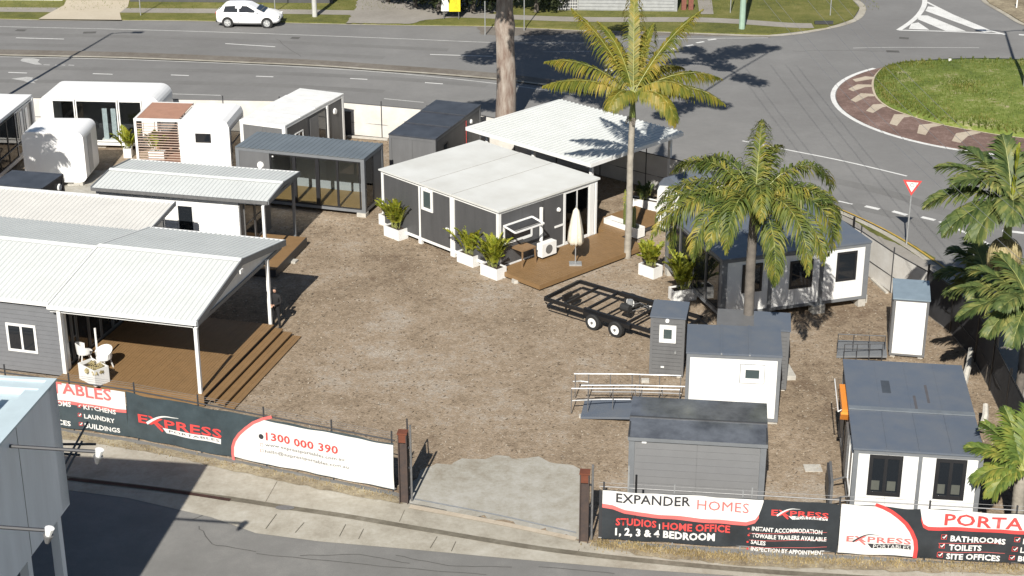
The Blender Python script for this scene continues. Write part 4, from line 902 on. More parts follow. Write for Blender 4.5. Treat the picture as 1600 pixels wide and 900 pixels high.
# ------------------------------------------------------------------ fences
def post(par, p, z1, r=.03, m=GALVD, z0=0., name='post'):
    return MB().tube([(p[0], p[1], z0), (p[0], p[1], z1)], r, 6).build(name, m, par)
def fence(label, name, pts, h, m, parts, postm=GALVD, sag=.03, step=.6, postr=.03, extra=.25, z0=.06):
    f = thing(name, label, 'fence', (pts[0][0], pts[0][1], 0)); o = Vector((pts[0][0], pts[0][1], 0))
    f.location = o; P = [Vector((p[0], p[1], 0))-o for p in pts]
    for i in range(len(P)-1):
        a, b = P[i], P[i+1]; n = max(1, int((b-a).length/step)); mb = MB(); v = []
        for j in range(n+1):
            q = a.lerp(b, j/n); nn = Vector((-(b-a).y, (b-a).x, 0)).normalized()
            for k in range(4): v.append(tuple(q+nn*(random.uniform(-sag, sag) if 0 < k < 3 and 0 < j < n else 0)+Vector((0, 0, z0+(h-z0)*k/3))))
        mb.add(v, [(4*j+k, 4*j+4+k, 4*j+5+k, 4*j+1+k) for j in range(n) for k in range(3)])
        if parts: mb.build('shade_cloth', m(i) if callable(m) else m, f, recalc=False, smooth=True)
        MB().tube([tuple(a+Vector((0, 0, h+.02))), tuple(b+Vector((0, 0, h+.02)))], .022, 6).build('top_rail', postm, f)
        MB().tube([tuple(a+Vector((0, 0, h*.42))), tuple(b+Vector((0, 0, h*.42)))], .016, 6).build('mid_rail', postm, f)
        k = max(1, round((b-a).length/2.9))
        for j in range(k): q = a.lerp(b, j/k); post(f, (q.x, q.y), h+extra, postr, postm)
    return f
fence('white shade-cloth fence along the back of the yard beside the road', 'back_fence', BACK[0:4], 1.75, MESHW, True, CHARD)
fence('curved fence hung with pale grey mesh behind the carport and grey-and-white cabin', 'back_fence', BACK[3:12], 1.75, MESHW, True, CHARD)
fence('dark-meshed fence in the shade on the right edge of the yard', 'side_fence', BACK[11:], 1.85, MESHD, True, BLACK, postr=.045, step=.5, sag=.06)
# raking stays of the right-hand fence and two strainer assemblies by the road
for (u, v) in ((1305, 345), (1333, 362)):
    p = G(u, v+2, 1.8); mb = MB(); mb.tube([(p.x, p.y, 0), (p.x, p.y, 2.5)], .05, 6); mb.tube([(p.x, p.y, 1.1), (p.x-.55, p.y+.1, .3)], .03, 6); mb.tube([(p.x, p.y, 1.9), (p.x+.5, p.y-.5, 1.6)], .02, 6)
    tag(mb.build('fence_strainer', BLACK), 'dark braced fence strainer post, %s of the pair behind the palm fronds' % ('left' if u < 1320 else 'right'), 'fence post')

# ------------------------------------------------------------------ banner kit
def strmesh(s, off=.0):
    cu = bpy.data.curves.new('t', 'FONT'); cu.body = s; cu.size = 1; cu.offset = off; cu.resolution_u = 2; cu.space_character = 1.04
    ob = bpy.data.objects.new('t', cu); sc.collection.objects.link(ob); bpy.context.view_layer.update()
    me = bpy.data.meshes.new_from_object(ob.evaluated_get(bpy.context.evaluated_depsgraph_get()))
    bpy.data.objects.remove(ob); bpy.data.curves.remove(cu); return me
class Banner:
    def __init__(s, o, d, s0, s1, z0, z1, m, label, off=.06, amp=.024, ph=0., group=None):
        s.o = Vector((o.x, o.y)); s.d = d.to_2d() if hasattr(d, 'to_2d') else d; s.ang = math.atan2(d.y, d.x); s.n = Vector((s.d.y, -s.d.x)); s.off = off; s.amp = amp; s.ph = ph; s.s0 = s0; s.s1 = s1; s.z0 = z0; s.z1 = z1
        mb = MB(); k = int((s1-s0)/.12)+1; v = []
        for i in range(k+1):
            q = s0+(s1-s0)*i/k
            for j in range(9): v.append(s.P(q, z0+(z1-z0)*j/8+(.02*math.sin(q*3+ph) if j in (0, 8) else 0), 0))
        mb.add(v, [(9*i+j, 9*i+9+j, 9*i+10+j, 9*i+1+j) for i in range(k) for j in range(8)])
        s.root = tag(mb.build('banner', m, recalc=False, smooth=True), label, 'banner', group)
    def P(s, q, z, lift):
        w_ = s.amp*(math.sin(q*2.3+z*2.2+s.ph)+.6*math.sin(q*5.1-z*3.1+s.ph*2)+.12*math.sin(q*9+z*5))
        p = s.o+s.d*q+s.n*(s.off+w_+lift); return (p.x, p.y, z)
    def px(s, u, v): return on_plane(u, v, s.o+s.n*s.off, s.ang)
    def area(s, q0, q1, zl, zu, m, lift=.006, name='printed_panel', n=None, rows=5):
        n = n or max(2, int((q1-q0)/.08)); v = []; mb = MB()
        for i in range(n+1):
            q = q0+(q1-q0)*i/n; a, b = zl(q), zu(q)
            for j in range(rows): v.append(s.P(q, a+(b-a)*j/(rows-1), lift))
        mb.add(v, [(rows*i+j, rows*(i+1)+j, rows*(i+1)+j+1, rows*i+j+1) for i in range(n) for j in range(rows-1)])
        return mb.build(name, m, s.root, recalc=False, smooth=True)
    def text(s, st, bl, tr, m, bold=.02, lift=.02, italic=0., hpx=8):
        a, z0 = s.px(*bl)
        if isinstance(tr, tuple): b, z1 = s.px(*tr)
        else: b = s.px(tr, bl[1])[0]; z1 = s.px(bl[0], bl[1]-hpx)[1]
        me = strmesh(st, bold); xs = [v.co.x for v in me.vertices]; ys = [v.co.y for v in me.vertices]
        x0, x1 = min(xs), max(xs); y0 = min(ys); y1 = max(ys); 
        for v in me.vertices:
            fx = (v.co.x-x0)/(x1-x0); fy = (v.co.y-y0)/(y1-y0); v.co = s.P(a+(b-a)*fx+italic*fy, z0+(z1-z0)*fy, lift)
        me.materials.clear(); me.materials.append(m); o = bpy.data.objects.new('lettering', me); sc.collection.objects.link(o); o.parent = s.root; return o
    def poly(s, pts, m, lift=.02, name='printed_shape', px=True):
        p = [s.px(*q) if px else q for q in pts]
        if len(p) == 4:
            v = []; n = 16
            for i in range(n+1):
                t = i/n
                for j in range(3): 
                    u_ = j/2; a = (p[0][0]+(p[1][0]-p[0][0])*t)*(1-u_)+(p[3][0]+(p[2][0]-p[3][0])*t)*u_; z = (p[0][1]+(p[1][1]-p[0][1])*t)*(1-u_)+(p[3][1]+(p[2][1]-p[3][1])*t)*u_; v.append(s.P(a, z, lift))
            mb = MB(); mb.add(v, [(3*i+j, 3*i+3+j, 3*i+4+j, 3*i+1+j) for i in range(n) for j in range(2)]); return mb.build(name, m, s.root, recalc=False)
        mb = MB(); mb.add([s.P(a, z, lift) for a, z in p], [tuple(range(len(p)))]); return mb.build(name, m, s.root, recalc=False)
    def stroke(s, pts, wd, m, lift=.02, px=True, name='swoosh', taper=False):
        p = [Vector(s.px(*q)) if px else Vector(q) for q in pts]; v = []
        if len(p) == 2: p = [p[0].lerp(p[1], i/14) for i in range(15)]
        n = len(p)
        for i in range(n):
            t = (p[min(i+1, n-1)]-p[max(i-1, 0)]).normalized(); w_ = wd*(1-(i/(n-1))*.85) if taper else wd; k = Vector((-t.y, t.x))*w_/2
            v += [s.P(*(p[i]+k), lift), s.P(*(p[i]-k), lift)]
        mb = MB(); mb.add(v, [(2*i, 2*i+1, 2*i+3, 2*i+2) for i in range(n-1)]); return mb.build(name, m, s.root, recalc=False)
    def tick(s, u, v, r=.07):
        a, z = s.px(u, v); s.stroke([(a-r, z-r), (a+r, z-r), (a+r, z+r), (a-r, z+r), (a-r, z-r)], .018, RED, px=False, name='tick_box')
        s.stroke([(a-r*.5, z+r*.1), (a-r*.1, z-r*.5), (a+r*.9, z+r*.9)], .035, BANW, px=False, name='tick', lift=.028)
    def logo(s, bl, tr, c1, swc, barc, txtc, bar, xl, lh=9):
        s.text('EXPRESS', bl, tr, c1, bold=.02, hpx=lh)
        a, z0 = s.px(*bl); b = s.px(tr, bl[1])[0]; z1 = s.px(bl[0], bl[1]-lh)[1]; h_ = z1-z0; w_ = b-a
        s.stroke([(a+w_*(.10+.40*t), z0-.02+h_*(1.35*math.sin(min(1, t*1.25)*PI*.55)+.12)) for t in [i/12 for i in range(13)]], h_*.30, swc, px=False, taper=True, lift=.028)
        s.stroke([(a+w_*.19, z0+h_*.45), (a+w_*.30, z0-h_*.42)], h_*.26, c1, px=False, lift=.024)
        s.poly(bar, barc, lift=.018, name='logo_bar'); s.text('PORTABLES', *xl, txtc, bold=.0, lift=.026)
# left fence frame
fa = thing('front_fence', 'low wire and pipe fence on the street side left of the gateway', 'fence', (0, 0, 0))
ang = math.atan2(fdir.y, fdir.x)
LEN = (FB-FA).length
mb = MB()
for s_ in [x*2.45-12 for x in range(9)]+[LEN-.1]:
    p = FA+(fdir if s_ > 0 else cdir)*s_; post(fa, p, 2.15, .03, CHARD)
for z in (1.84, .12): MB().tube([(*FA2, z), (*FA, z), (*FB, z)], .025, 6).build('rail', CHARD if z > 1 else GALVD, fa)
for z in (1.95, 2.03, 2.1): MB().tube([(*FA2, z), (*FA, z), (*FB, z)], .006, 4).build('wire', GALVD, fa)
s200 = on_plane(200, 640, FA, ang)[0]-.02; s617 = on_plane(617, 730, FA, ang)[0]; s0 = -3.6
B1 = Banner(FA, cdir, s0-2, s200, .1, 1.78, BANT, 'left banner reading PORTABLES above a checklist, partly behind the bottom left roof', ph=.4)
B1.area(s0-2, s200, lambda q: 1.12, lambda q: 1.77, BANW); B1.area(s0-2, s200, lambda q: 1.0, lambda q: 1.12, REDP, lift=.007, name='red_stripe', rows=2)
B1.text('PORTABLES', (28, 605.5), 173, REDP, bold=.02, hpx=17.5)
B1.text('KITCHENS', (131, 639.3), 182, BANW, .03, hpx=7); B1.text('LAUNDRY', (132, 653.7), 180, BANW, .03, hpx=7); B1.text('BUILDINGS', (133, 668.5), 187.5, BANW, .03, hpx=7.5)
B1.text('BATHROOMS', (50, 627.5), 110, BANW, .03, hpx=7.5); B1.text('SITE OFFICES', (36, 654), 111, BANW, .03, hpx=7.5); B1.text('TOILETS', (50, 641), 84, BANW, .03, hpx=7)
for u, v in ((124, 634), (125, 648), (127, 662)): B1.tick(u, v, .06)
B2_ = Banner(FA, fdir, s200+.01, s617, .1, 1.77, BANT, 'left banner with the EXPRESS PORTABLES logo and phone number 1300 000 390', ph=1.9)
arc = [B2_.px(u, v) for u, v in ((425, 651), (410, 655), (395, 661), (384, 669), (374, 678), (367, 688), (363.5, 698), (363, 710), (365, 722))]
def interp_q(z):
    for (a, za), (b, zb) in zip(arc, arc[1:]):
        if za >= z >= zb: return a+(b-a)*(za-z)/(za-zb+1e-9)
    return arc[0][0] if z > arc[0][1] else arc[-1][0]
def arc_area(bn, qf, q_end, z0, z1, m, lift, name='printed_panel', rows=24, cols=30, rev=False):
    v = []; mb = MB()
    for j in range(rows+1):
        z = z0+(z1-z0)*j/rows; a = qf(z)
        for i in range(cols+1): v.append(bn.P(a+(q_end-a)*i/cols if not callable(q_end) else a+(q_end(z)-a)*i/cols, z, lift))
    c = cols+1; mb.add(v, [(c*j+i, c*j+i+1, c*(j+1)+i+1, c*(j+1)+i) for j in range(rows) for i in range(cols)])
    return mb.build(name, m, bn.root, recalc=False, smooth=True)
arc_area(B2_, interp_q, s617-.01, .12, 1.70, BANW, .006)
B2_.stroke(arc, .10, REDP, px=False, name='red_arc', lift=.013)
B2_.logo((216.5, 660), 345, RED, BANW, BANW, TEXTD, [(255, 668), (345.4, 686), (345.4, 694), (261, 676.5)], ((265, 675), (343, 687)), lh=13.5)
B2_.text('1300 000 390', (416, 687.6), 527.7, hpx=12.5, m=RED, bold=.022); B2_.text('www.expressportables.com.au', (415, 698), 537, GREYT, .012, hpx=6.5); B2_.text('hello@expressportables.com.au', (415, 708), 544, GREYT, .012, hpx=6.5)
c = B2_.px(408.5, 681.5); pts = [(c[0]+.09*math.cos(t*PI/8), c[1]+.09*math.sin(t*PI/8)) for t in range(16)]; B2_.poly(pts, TEXTD, px=False, name='phone_symbol')
for u, v in ((409.5, 694), (410, 703)): a, z = B2_.px(u, v); B2_.stroke([(a-.05, z-.05), (a+.05, z-.05), (a+.05, z+.05), (a-.05, z+.05), (a-.05, z-.05)], .014, REDP, px=False, name='contact_symbol')
# right fence and banners
fr_ = thing('front_fence', 'low wire and pipe fence on the street side right of the gateway', 'fence', (0, 0, 0))
angr = math.atan2(rdir.y, rdir.x)
for u, ztop, m_, r_ in ((943, 2.0, CHARD, .03), (981, 2.6, GALV, .03), (993, 2.3, BLACK, .035), (1053, 2.05, GALV, .025), (1160, 2.0, GALV, .025), (1174, 2.1, GALV, .025), (1312, 1.95, CHARD, .03), (1453, 2.0, CHARD, .03), (1590, 2.0, CHARD, .03)):
    s_ = on_plane(u, 790, RA, angr)[0]; p = RA+rdir*s_; post(fr_, p, ztop, r_, m_)
for z, m_ in ((1.85, GALVD), (.1, GALVD), (1.98, GALVD)): MB().tube([(*RA, z), (*RB, z)], .018 if z != 1.98 else .006, 6).build('rail', m_, fr_)
q0 = on_plane(941, 800, RA, angr)[0]; q1 = on_plane(1311, 820, RA, angr)[0]; q2 = q1+8.5
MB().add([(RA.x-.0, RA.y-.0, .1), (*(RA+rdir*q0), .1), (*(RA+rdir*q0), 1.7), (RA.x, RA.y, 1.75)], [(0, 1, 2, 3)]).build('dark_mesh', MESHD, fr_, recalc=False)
C1 = Banner(RA, rdir, q0, q1, .1, 1.75, BAND, 'right-hand banner reading EXPANDER HOMES in black and red on white', ph=.9)
lowline = [C1.px(u, v) for u, v in ((941, 787.5), (958, 790), (976, 797), (1000, 801), (1059, 805.5), (1110, 812), (1166, 815), (1180, 811), (1187, 802), (1193, 784))]
def curve_at(pts, q):
    for (a, za), (b, zb) in zip(pts, pts[1:]):
        if a <= q <= b: return za+(zb-za)*(q-a)/(b-a+1e-9)
    return pts[0][1] if q < pts[0][0] else pts[-1][1]
C1.area(q0, lowline[-1][0], lambda q: curve_at(lowline, q), lambda q: 1.745, BANW, lift=.008, n=90)
C1.area(q0, lowline[-2][0]-.02, lambda q: curve_at(lowline, q)-.13, lambda q: curve_at(lowline, q)+.01, REDP, lift=.0065, name='red_stripe', rows=3, n=90)
C1.text('EXPANDER', (962.6, 784.8), 1079, TEXTD, .016, hpx=14.5); C1.text('HOMES', (1089, 796), 1170, REDP, .0, hpx=15)
C1.text('STUDIOS', (962, 820.5), 1025.5, RED, .03, hpx=11.5); C1.stroke([(1030.5, 817.5), (1030.5, 826.5)], .03, BANW, name='divider'); C1.text('HOME OFFICE', (1035, 826.5), 1140.7, RED, .03, hpx=11.5)
C1.text('1, 2, 3 & 4 BEDROOM', (961, 838), 1117, BANW, .04, hpx=14)
C1.logo((1205, 805), 1294.6, RED, BANW, BANW, TEXTD, [(1232, 806), (1293, 807.5), (1293, 812.8), (1238, 811.5)], ((1243, 811), (1291, 808.6)))
for st, bl, tr in (('INSTANT ACCOMMODATION', (1174.7, 828.5), 1285), ('TOWABLE TRAILERS AVAILABLE', (1174.7, 839.3), 1291.5), ('SALES', (1173, 850), 1196), ('INSPECTION BY APPOINTMENT', (1173, 860.5), 1288)):
    C1.text(st, bl, tr, BANW, .03, hpx=6.8); a, z = C1.px(bl[0]-5, bl[1]-3); C1.poly([(a+.035*math.cos(t*PI/4), z+.035*math.sin(t*PI/4)) for t in range(8)], RED, px=False, name='bullet')
for v0, v1 in ((833, 831.5), (844, 843.5), (854.5, 855)):
    C1.stroke([(1170, v0), (1292, v1)], .012, REDP, name='thin_red_rule')
C2 = Banner(RA, rdir, q1+.01, q2, .1, 1.75, BAND, 'right-hand banner reading PORTABLES with a BATHROOMS, TOILETS, SITE OFFICES checklist', ph=2.6)
arc2 = [C2.px(u, v) for u, v in ((1368, 788), (1381, 793), (1393, 799), (1405, 807.5), (1416, 818), (1424, 830), (1430, 844), (1431, 857), (1429, 872))]
def q_arc2(z):
    for (a, za), (b, zb) in zip(arc2, arc2[1:]):
        if za >= z >= zb: return a+(b-a)*(za-z)/(za-zb+1e-9)
    return arc2[0][0] if z > arc2[0][1] else arc2[-1][0]
arc_area(C2, lambda z: q1+.02, q_arc2, .12, 1.74, BANW, .006); C2.stroke(arc2, .12, RED, px=False, name='red_arc', lift=.013)
l2 = [C2.px(u, v) for u, v in ((1438, 794), (1440, 808), (1443, 818), (1450, 822), (1480, 823.5), (1540, 826), (1600, 828.5))]
l2.append((q2, l2[-1][1]))
C2.area(l2[0][0], q2, lambda q: curve_at(l2, q), lambda q: 1.745, BANW, lift=.008, n=90)
C2.area(l2[0][0]+.06, q2, lambda q: curve_at(l2, q)-.12, lambda q: curve_at(l2, q)+.01, RED, lift=.0065, name='red_stripe', rows=3, n=80)
C2.text('PORTABLES', (1475, 820.6), 1677, RED, .02, hpx=18.5)
for st, bl, tr in (('BATHROOMS', (1484.7, 845.5), 1571), ('TOILETS', (1482, 858.5), 1533.5), ('SITE OFFICES', (1477.7, 872), 1562.5), ('KITCHENS', (1597.5, 849), 1660), ('LAUNDRY', (1593.5, 863), 1650), ('BUILDINGS', (1590, 877), 1660)):
    C2.text(st, bl, tr, BANW, .035, hpx=9)
for u, v in ((1475, 838.4), (1471.6, 852), (1468.4, 866), (1589, 841.6), (1585.4, 857), (1581, 871)): C2.tick(u, v, .075)
for v0, v1 in ((848, 849.5), (861.5, 864)): C2.stroke([(1466, v0), (1570, v1)], .012, REDP, name='thin_red_rule')
C2.logo((1322, 845), 1423.8, REDP, TEXTD, TEXTD, BANW, [(1355, 848.5), (1423, 852), (1423, 858.5), (1361, 855.5)], ((1364, 855.5), (1421, 853)))
# gate posts
def gatepost(u, v, h_, label, s=.14, side=1):
    p = G(u, v, 0); g_ = thing('gate_post', label, 'gate post', p, angr)
    b = MB(); b.box(-s, s, -s*.35, s*.35, 0, h_); b.box(-s, -s+.03, -s, s, 0, h_); b.box(s-.03, s, -s, s, 0, h_); b.build('steel_column', RUST, g_)
    MB().box(-s-.015, s+.015, -s-.015, s+.015, h_, h_+.05).build('rusty_cap', RUSTC, g_); MB().box(-s+.01, s-.01, -s+.01, s-.01, h_-.28, h_-.002).build('rusty_band', RUSTC, g_)
    MB().tube([(side*(s+.09), .05, 0.05), (side*(s+.09), .05, h_+.25)], .035, 8).build('hinge_pipe', GALVD if side > 0 else BLACK, g_)
    for z in (.5, 1.2, 1.9): MB().box(min(0, side*(s+.1)), max(0, side*(s+.1)), .02, .08, z, z+.05).build('hinge', CHARD, g_)
    return g_
gatepost(632, 785, 2.45, 'rusty brown steel gate post at the left side of the gateway')
gatepost(912, 846, 2.35, 'rusty brown steel gate post at the right side of the gateway', side=1)
p = G(629, 700, 1.75); gp = G(641, 780, 0)
gg = thing('folded_gate', 'mesh gate leaf folded back beside the left gate post', 'gate', (gp.x-.02, gp.y+.1, 0), R(95))
for x in (0, 1.35): MB().tube([(x, 0, .1), (x, 0, 2.1)], .025, 6).build('stile', CHARD, gg)
for z in (.1, 1.1, 2.1): MB().tube([(0, 0, z), (1.35, 0, z)], .02, 6).build('rail', CHARD, gg)
MB().add([(0, 0, .1), (1.35, 0, .1), (1.35, 0, 1.9), (0, 0, 1.9)], [(0, 1, 2, 3)]).build('mesh_infill', MESHD, gg, recalc=False)

# ------------------------------------------------------------------ bottom-left building: flat roof, tall side fascia on columns
SB = G(87, 595, 7.6); bd = Vector((-.13, -1)).normalized(); ba = math.atan2(bd.y, bd.x)+PI/2
s = thing('street_building', 'flat pale-blue roofed building with a tall grey-blue fascia at the bottom left corner', 'building', (SB.x, SB.y, 0), ba)
# local: y=0 is the back edge, building extends to -y (towards the camera) and -x
MB().box(-9, -.62, -14, -.5, 7.22, 7.4).build('roof_deck', BLUEW, s)
MB().box(-9, -.0, -.5, -.0, 4.0, 7.6).build('back_fascia', BLUEW, s)
MB().box(-.62, -.12, -14, -.5, 7.2, 7.56).build('roof_upstand', BLUEW, s)
MB().box(-.12, .0, -14, -.001, 3.95, 7.62).build('side_fascia', BLUEP, s)
for i in range(1, 5): MB().box(-.005, .006, -i*2.6-.01, -i*2.6+.01, 3.97, 7.6).build('fascia_joint', CHARL, s)
MB().box(-.2, .03, -14, .02, 7.60, 7.66).build('coping', BLUEW, s); MB().box(-9, -.2, -.12, .02, 7.601, 7.66).build('coping', BLUEW, s)
MB().box(-9, -.2, -13.9, -.3, 3.9, 4.0).build('soffit', BLUEP, s)
for y in (-.6, -2.6, -4.6, -6.6): MB().box(-.32, -.08, y-.12, y+.12, 0, 3.92).build('column', BLUEP, s)
MB().box(-9, -1.4, -13.5, -1.6, 0, 3.9).build('wall', CHAR, s)
MB().box(-1.2, -1.0, -2.3, -1.9, 7.4, 8.25).build('roof_vent', BLUEW, s)
def arm(y, z, ln, lab):
    a = thing('billboard_lamp', lab, 'lamp', (SB.x, SB.y, 0), ba)
    MB().tube([(-1.3, y, z), (ln, y, z)], .045, 6).build('arm', CHARD, a); MB().tube([(ln, y, z+.06), (ln-.05, y, z-.12)], .11, 10, .07).build('lamp_head', LAMPW, a)
    MB().tube([(ln-.05, y, z-.12), (ln-.1, y, z-.32)], .12, 10, .05).build('lamp_hood', GALVD, a); return a
for (u0, v0, zz, lab) in ((156, 706, 7.3, 'lamp on a long dark arm over the street, the upper one of two'), (78, 829, 7.3, 'lamp on a long dark arm over the street, the lower one of two')):
    p = G(u0, v0, zz); d_ = Vector((p.x-SB.x, p.y-SB.y)); xx = d_.x*math.cos(ba)+d_.y*math.sin(ba); yy = -d_.x*math.sin(ba)+d_.y*math.cos(ba)
    arm(yy, zz, xx, lab)
t = thing('access_ladder_frame', 'dark steel ladder frame projecting beside the pale fascia', 'frame', (SB.x, SB.y, 0), ba)
pq = [[((lambda p: ((p.x-SB.x)*math.cos(ba)+(p.y-SB.y)*math.sin(ba), -(p.x-SB.x)*math.sin(ba)+(p.y-SB.y)*math.cos(ba), 4.6))(G(u, v, 4.6))) for u, v in l_] for l_ in (((102, 724), (137, 660)), ((100, 745), (128, 690)), ((98, 694), (150, 694)), ((100, 709), (125, 711)))]
for l_ in pq: MB().tube(l_, .035, 6).build('ladder_rail', CHARD, t)

# ------------------------------------------------------------------ trailer
TR = Frame((851, 466), (1016, 517), (900, 431), .62)
ang = TR.a; L = 5.9; W = min(TR.W, 2.3)
t = thing('trailer_chassis', 'bare black steel trailer chassis with four white-rimmed wheels', 'trailer', TR.o, TR.a)
def beam(par, x0, y0, x1, y1, z, w_=.1, h_=.14, name='chassis_rail', m=BLACK): return MB().bar((x0, y0, z), (x1, y1, z), w_, h_).build(name, m, par)
beam(t, 0, 0, L, 0, .6); beam(t, 0, W, L, W, .6); beam(t, .0, .055, .0, W-.055, .6); beam(t, L, .055, L, W-.055, .6)
for x in (.95, 1.9, 3.9, 4.9): beam(t, x, .055, x, W-.055, .59, .07, .1, 'cross_member')
beam(t, 1.9, .055, 3.9, .055, .7, .12, .05, 'side_plate'); 
MB().box(2.0, 4.2, -.16, .02, .50, .66).build('mudguard', BLACK, t); MB().box(2.0, 4.2, W-.02, W+.16, .5, .66).build('mudguard', BLACK, t)
beam(t, .2, -.1, 2.0, -.1, .34, .04, .05, 'lower_rail'); beam(t, .2, -.1, .05, .0, .46, .04, .04, 'lower_rail'); beam(t, 1.1, -.1, 1.1, -.02, .45, .04, .2, 'bracket')
beam(t, L, .2, L+1.5, W/2-.04, .56, .1, .14, 'drawbar'); beam(t, L, W-.2, L+1.5, W/2+.04, .56, .1, .14, 'drawbar')
for x in (.25, .6): MB().box(x, x+.1, W*.35, W*.6, .3, .55).build('ramp_bracket', BLACK, t)
MB().tube([(3.1, W*.62, .62), (3.1, W*.62, .9)], .12, 10).build('winch', GALV, t); MB().tube([(2.9, W*.5, .66), (3.3, W*.5, .66)], .16, 12).build('motor', RUBBER, t)
for k_ in range(4): MB().tube([(3.0+.25*k_, W*.45, .68), (3.3+.2*k_, W*.8, .7), (3.9, W*.7, .66)], .02, 5).build('cable', RUBBER if k_ % 2 else GALVD, t)
wx = [TR.loc(u, v, .3)[0] for u, v in ((935, 500), (969, 512))]
for y, sg in ((-.14, -1), (W+.14, 1)):
    for x in wx:
        tb = MB(); n = 20; pr = [(-.11, .2), (-.11, .30), (-.08, .33), (.08, .33), (.11, .30), (.11, .2)]; v = []
        for i in range(n):
            a = 2*PI*i/n
            for (yy, r_) in pr: v.append((x+r_*math.cos(a), y+yy, .33+r_*math.sin(a)))
        k_ = len(pr); tb.add(v, [(k_*i+j, k_*((i+1) % n)+j, k_*((i+1) % n)+(j+1) % k_, k_*i+(j+1) % k_) for i in range(n) for j in range(k_)])
        wh = tb.build('wheel', RUBBER, t)
        MB().tube([(x, y-.085, .33), (x, y+.085, .33)], .205, 18).build('rim', WHITE, wh); MB().tube([(x, y+sg*.08, .33), (x, y+sg*.13, .33)], .05, 8).build('hub', GALVD, wh)
for x in wx: beam(t, x, .1, x, W-.1, .33, .06, .06, 'axle')

# ------------------------------------------------------------------ ramps
def ramp(label, px, z0, z1, rails, m=ROOFB):
    p = [G(u, v, z) for (u, v), z in zip(px, (z0, z1, z1, z0))]; o = p[0]; t = thing('access_ramp', label, 'ramp', (o.x, o.y, 0))
    q = [(a.x-o.x, a.y-o.y, a.z) for a in p]
    MB().add(q+[(x, y, max(.02, z-.08)) for x, y, z in q], [(0, 1, 2, 3), (4, 5, 6, 7), (0, 1, 5, 4), (1, 2, 6, 5), (2, 3, 7, 6), (3, 0, 4, 7)]).build('ramp_plate', m, t)
    return t, o
rp, o = ramp('grey plate ramp with two long galvanised handrails left of the glossy roofed cabin', [(907, 651), (984, 652), (990, 625), (914, 623)], .12, .3, None)
def rel(u, v, z, o=None): p = G(u, v, z); return (p.x-o.x, p.y-o.y, z)
for (u0, v0, u1, v1, m_, z) in ((897, 584, 1064, 587, GALV, 1.05), (908, 602, 1070, 604, GALV, 1.0), (893, 607, 1062, 609, GALV, 1.05), (893, 626, 985, 624, GALV, .55), (895, 596, 920, 597, GALV, .7), (925, 612, 1065, 615, GALVD, .6)):
    MB().tube([rel(u0, v0, z, o), rel((u0+u1)/2, (v0+v1)/2-1, z, o), rel(u1, v1, z, o)], .024, 6).build('handrail', m_, rp)
for u, v in ((899, 584), (920, 583.5), (954, 583), (988, 583), (1000, 583), (1031, 585), (1064, 587)):
    p0 = rel(u, v, 1.05, o); MB().tube([p0, (p0[0], p0[1], .15)], .016, 5).build('baluster', GALVD, rp)
for u, v in ((893, 607), (919, 607), (958, 607), (993, 607), (1003, 607), (1035, 608), (1062, 609)):
    p0 = rel(u, v, 1.05, o); MB().tube([p0, (p0[0], p0[1], .12)], .016, 5).build('baluster', GALVD, rp)
for u, v in ((910, 653), (984, 655)): p0 = rel(u, v, .0, o); MB().box(p0[0]-.12, p0[0]+.12, p0[1]-.08, p0[1]+.08, 0, .12).build('footing_block', CONCB, rp)
rp, o = ramp('low grey ramp with a small dark handrail in front of the white toilet cubicle', [(1307, 556), (1386, 556), (1384, 534), (1310, 531)], .15, .3, None, FRG)
for (a, b) in (((1310, 522), (1384, 525)), ((1320, 538), (1380, 537))):
    P_, Q_ = rel(*a, .85, o), rel(*b, .85, o); MB().tube([P_, Q_], .02, 6).build('handrail', CHARD, rp)
    P2_, Q2_ = (P_[0], P_[1], .3), (Q_[0], Q_[1], .3); MB().tube([P2_, Q2_], .014, 6).build('handrail', CHARD, rp)
    for t_ in (0, .33, .66, 1): c_ = [P_[i]+(Q_[i]-P_[i])*t_ for i in range(3)]; MB().tube([c_, (c_[0], c_[1], .15)], .016, 5).build('baluster', CHARD, rp)

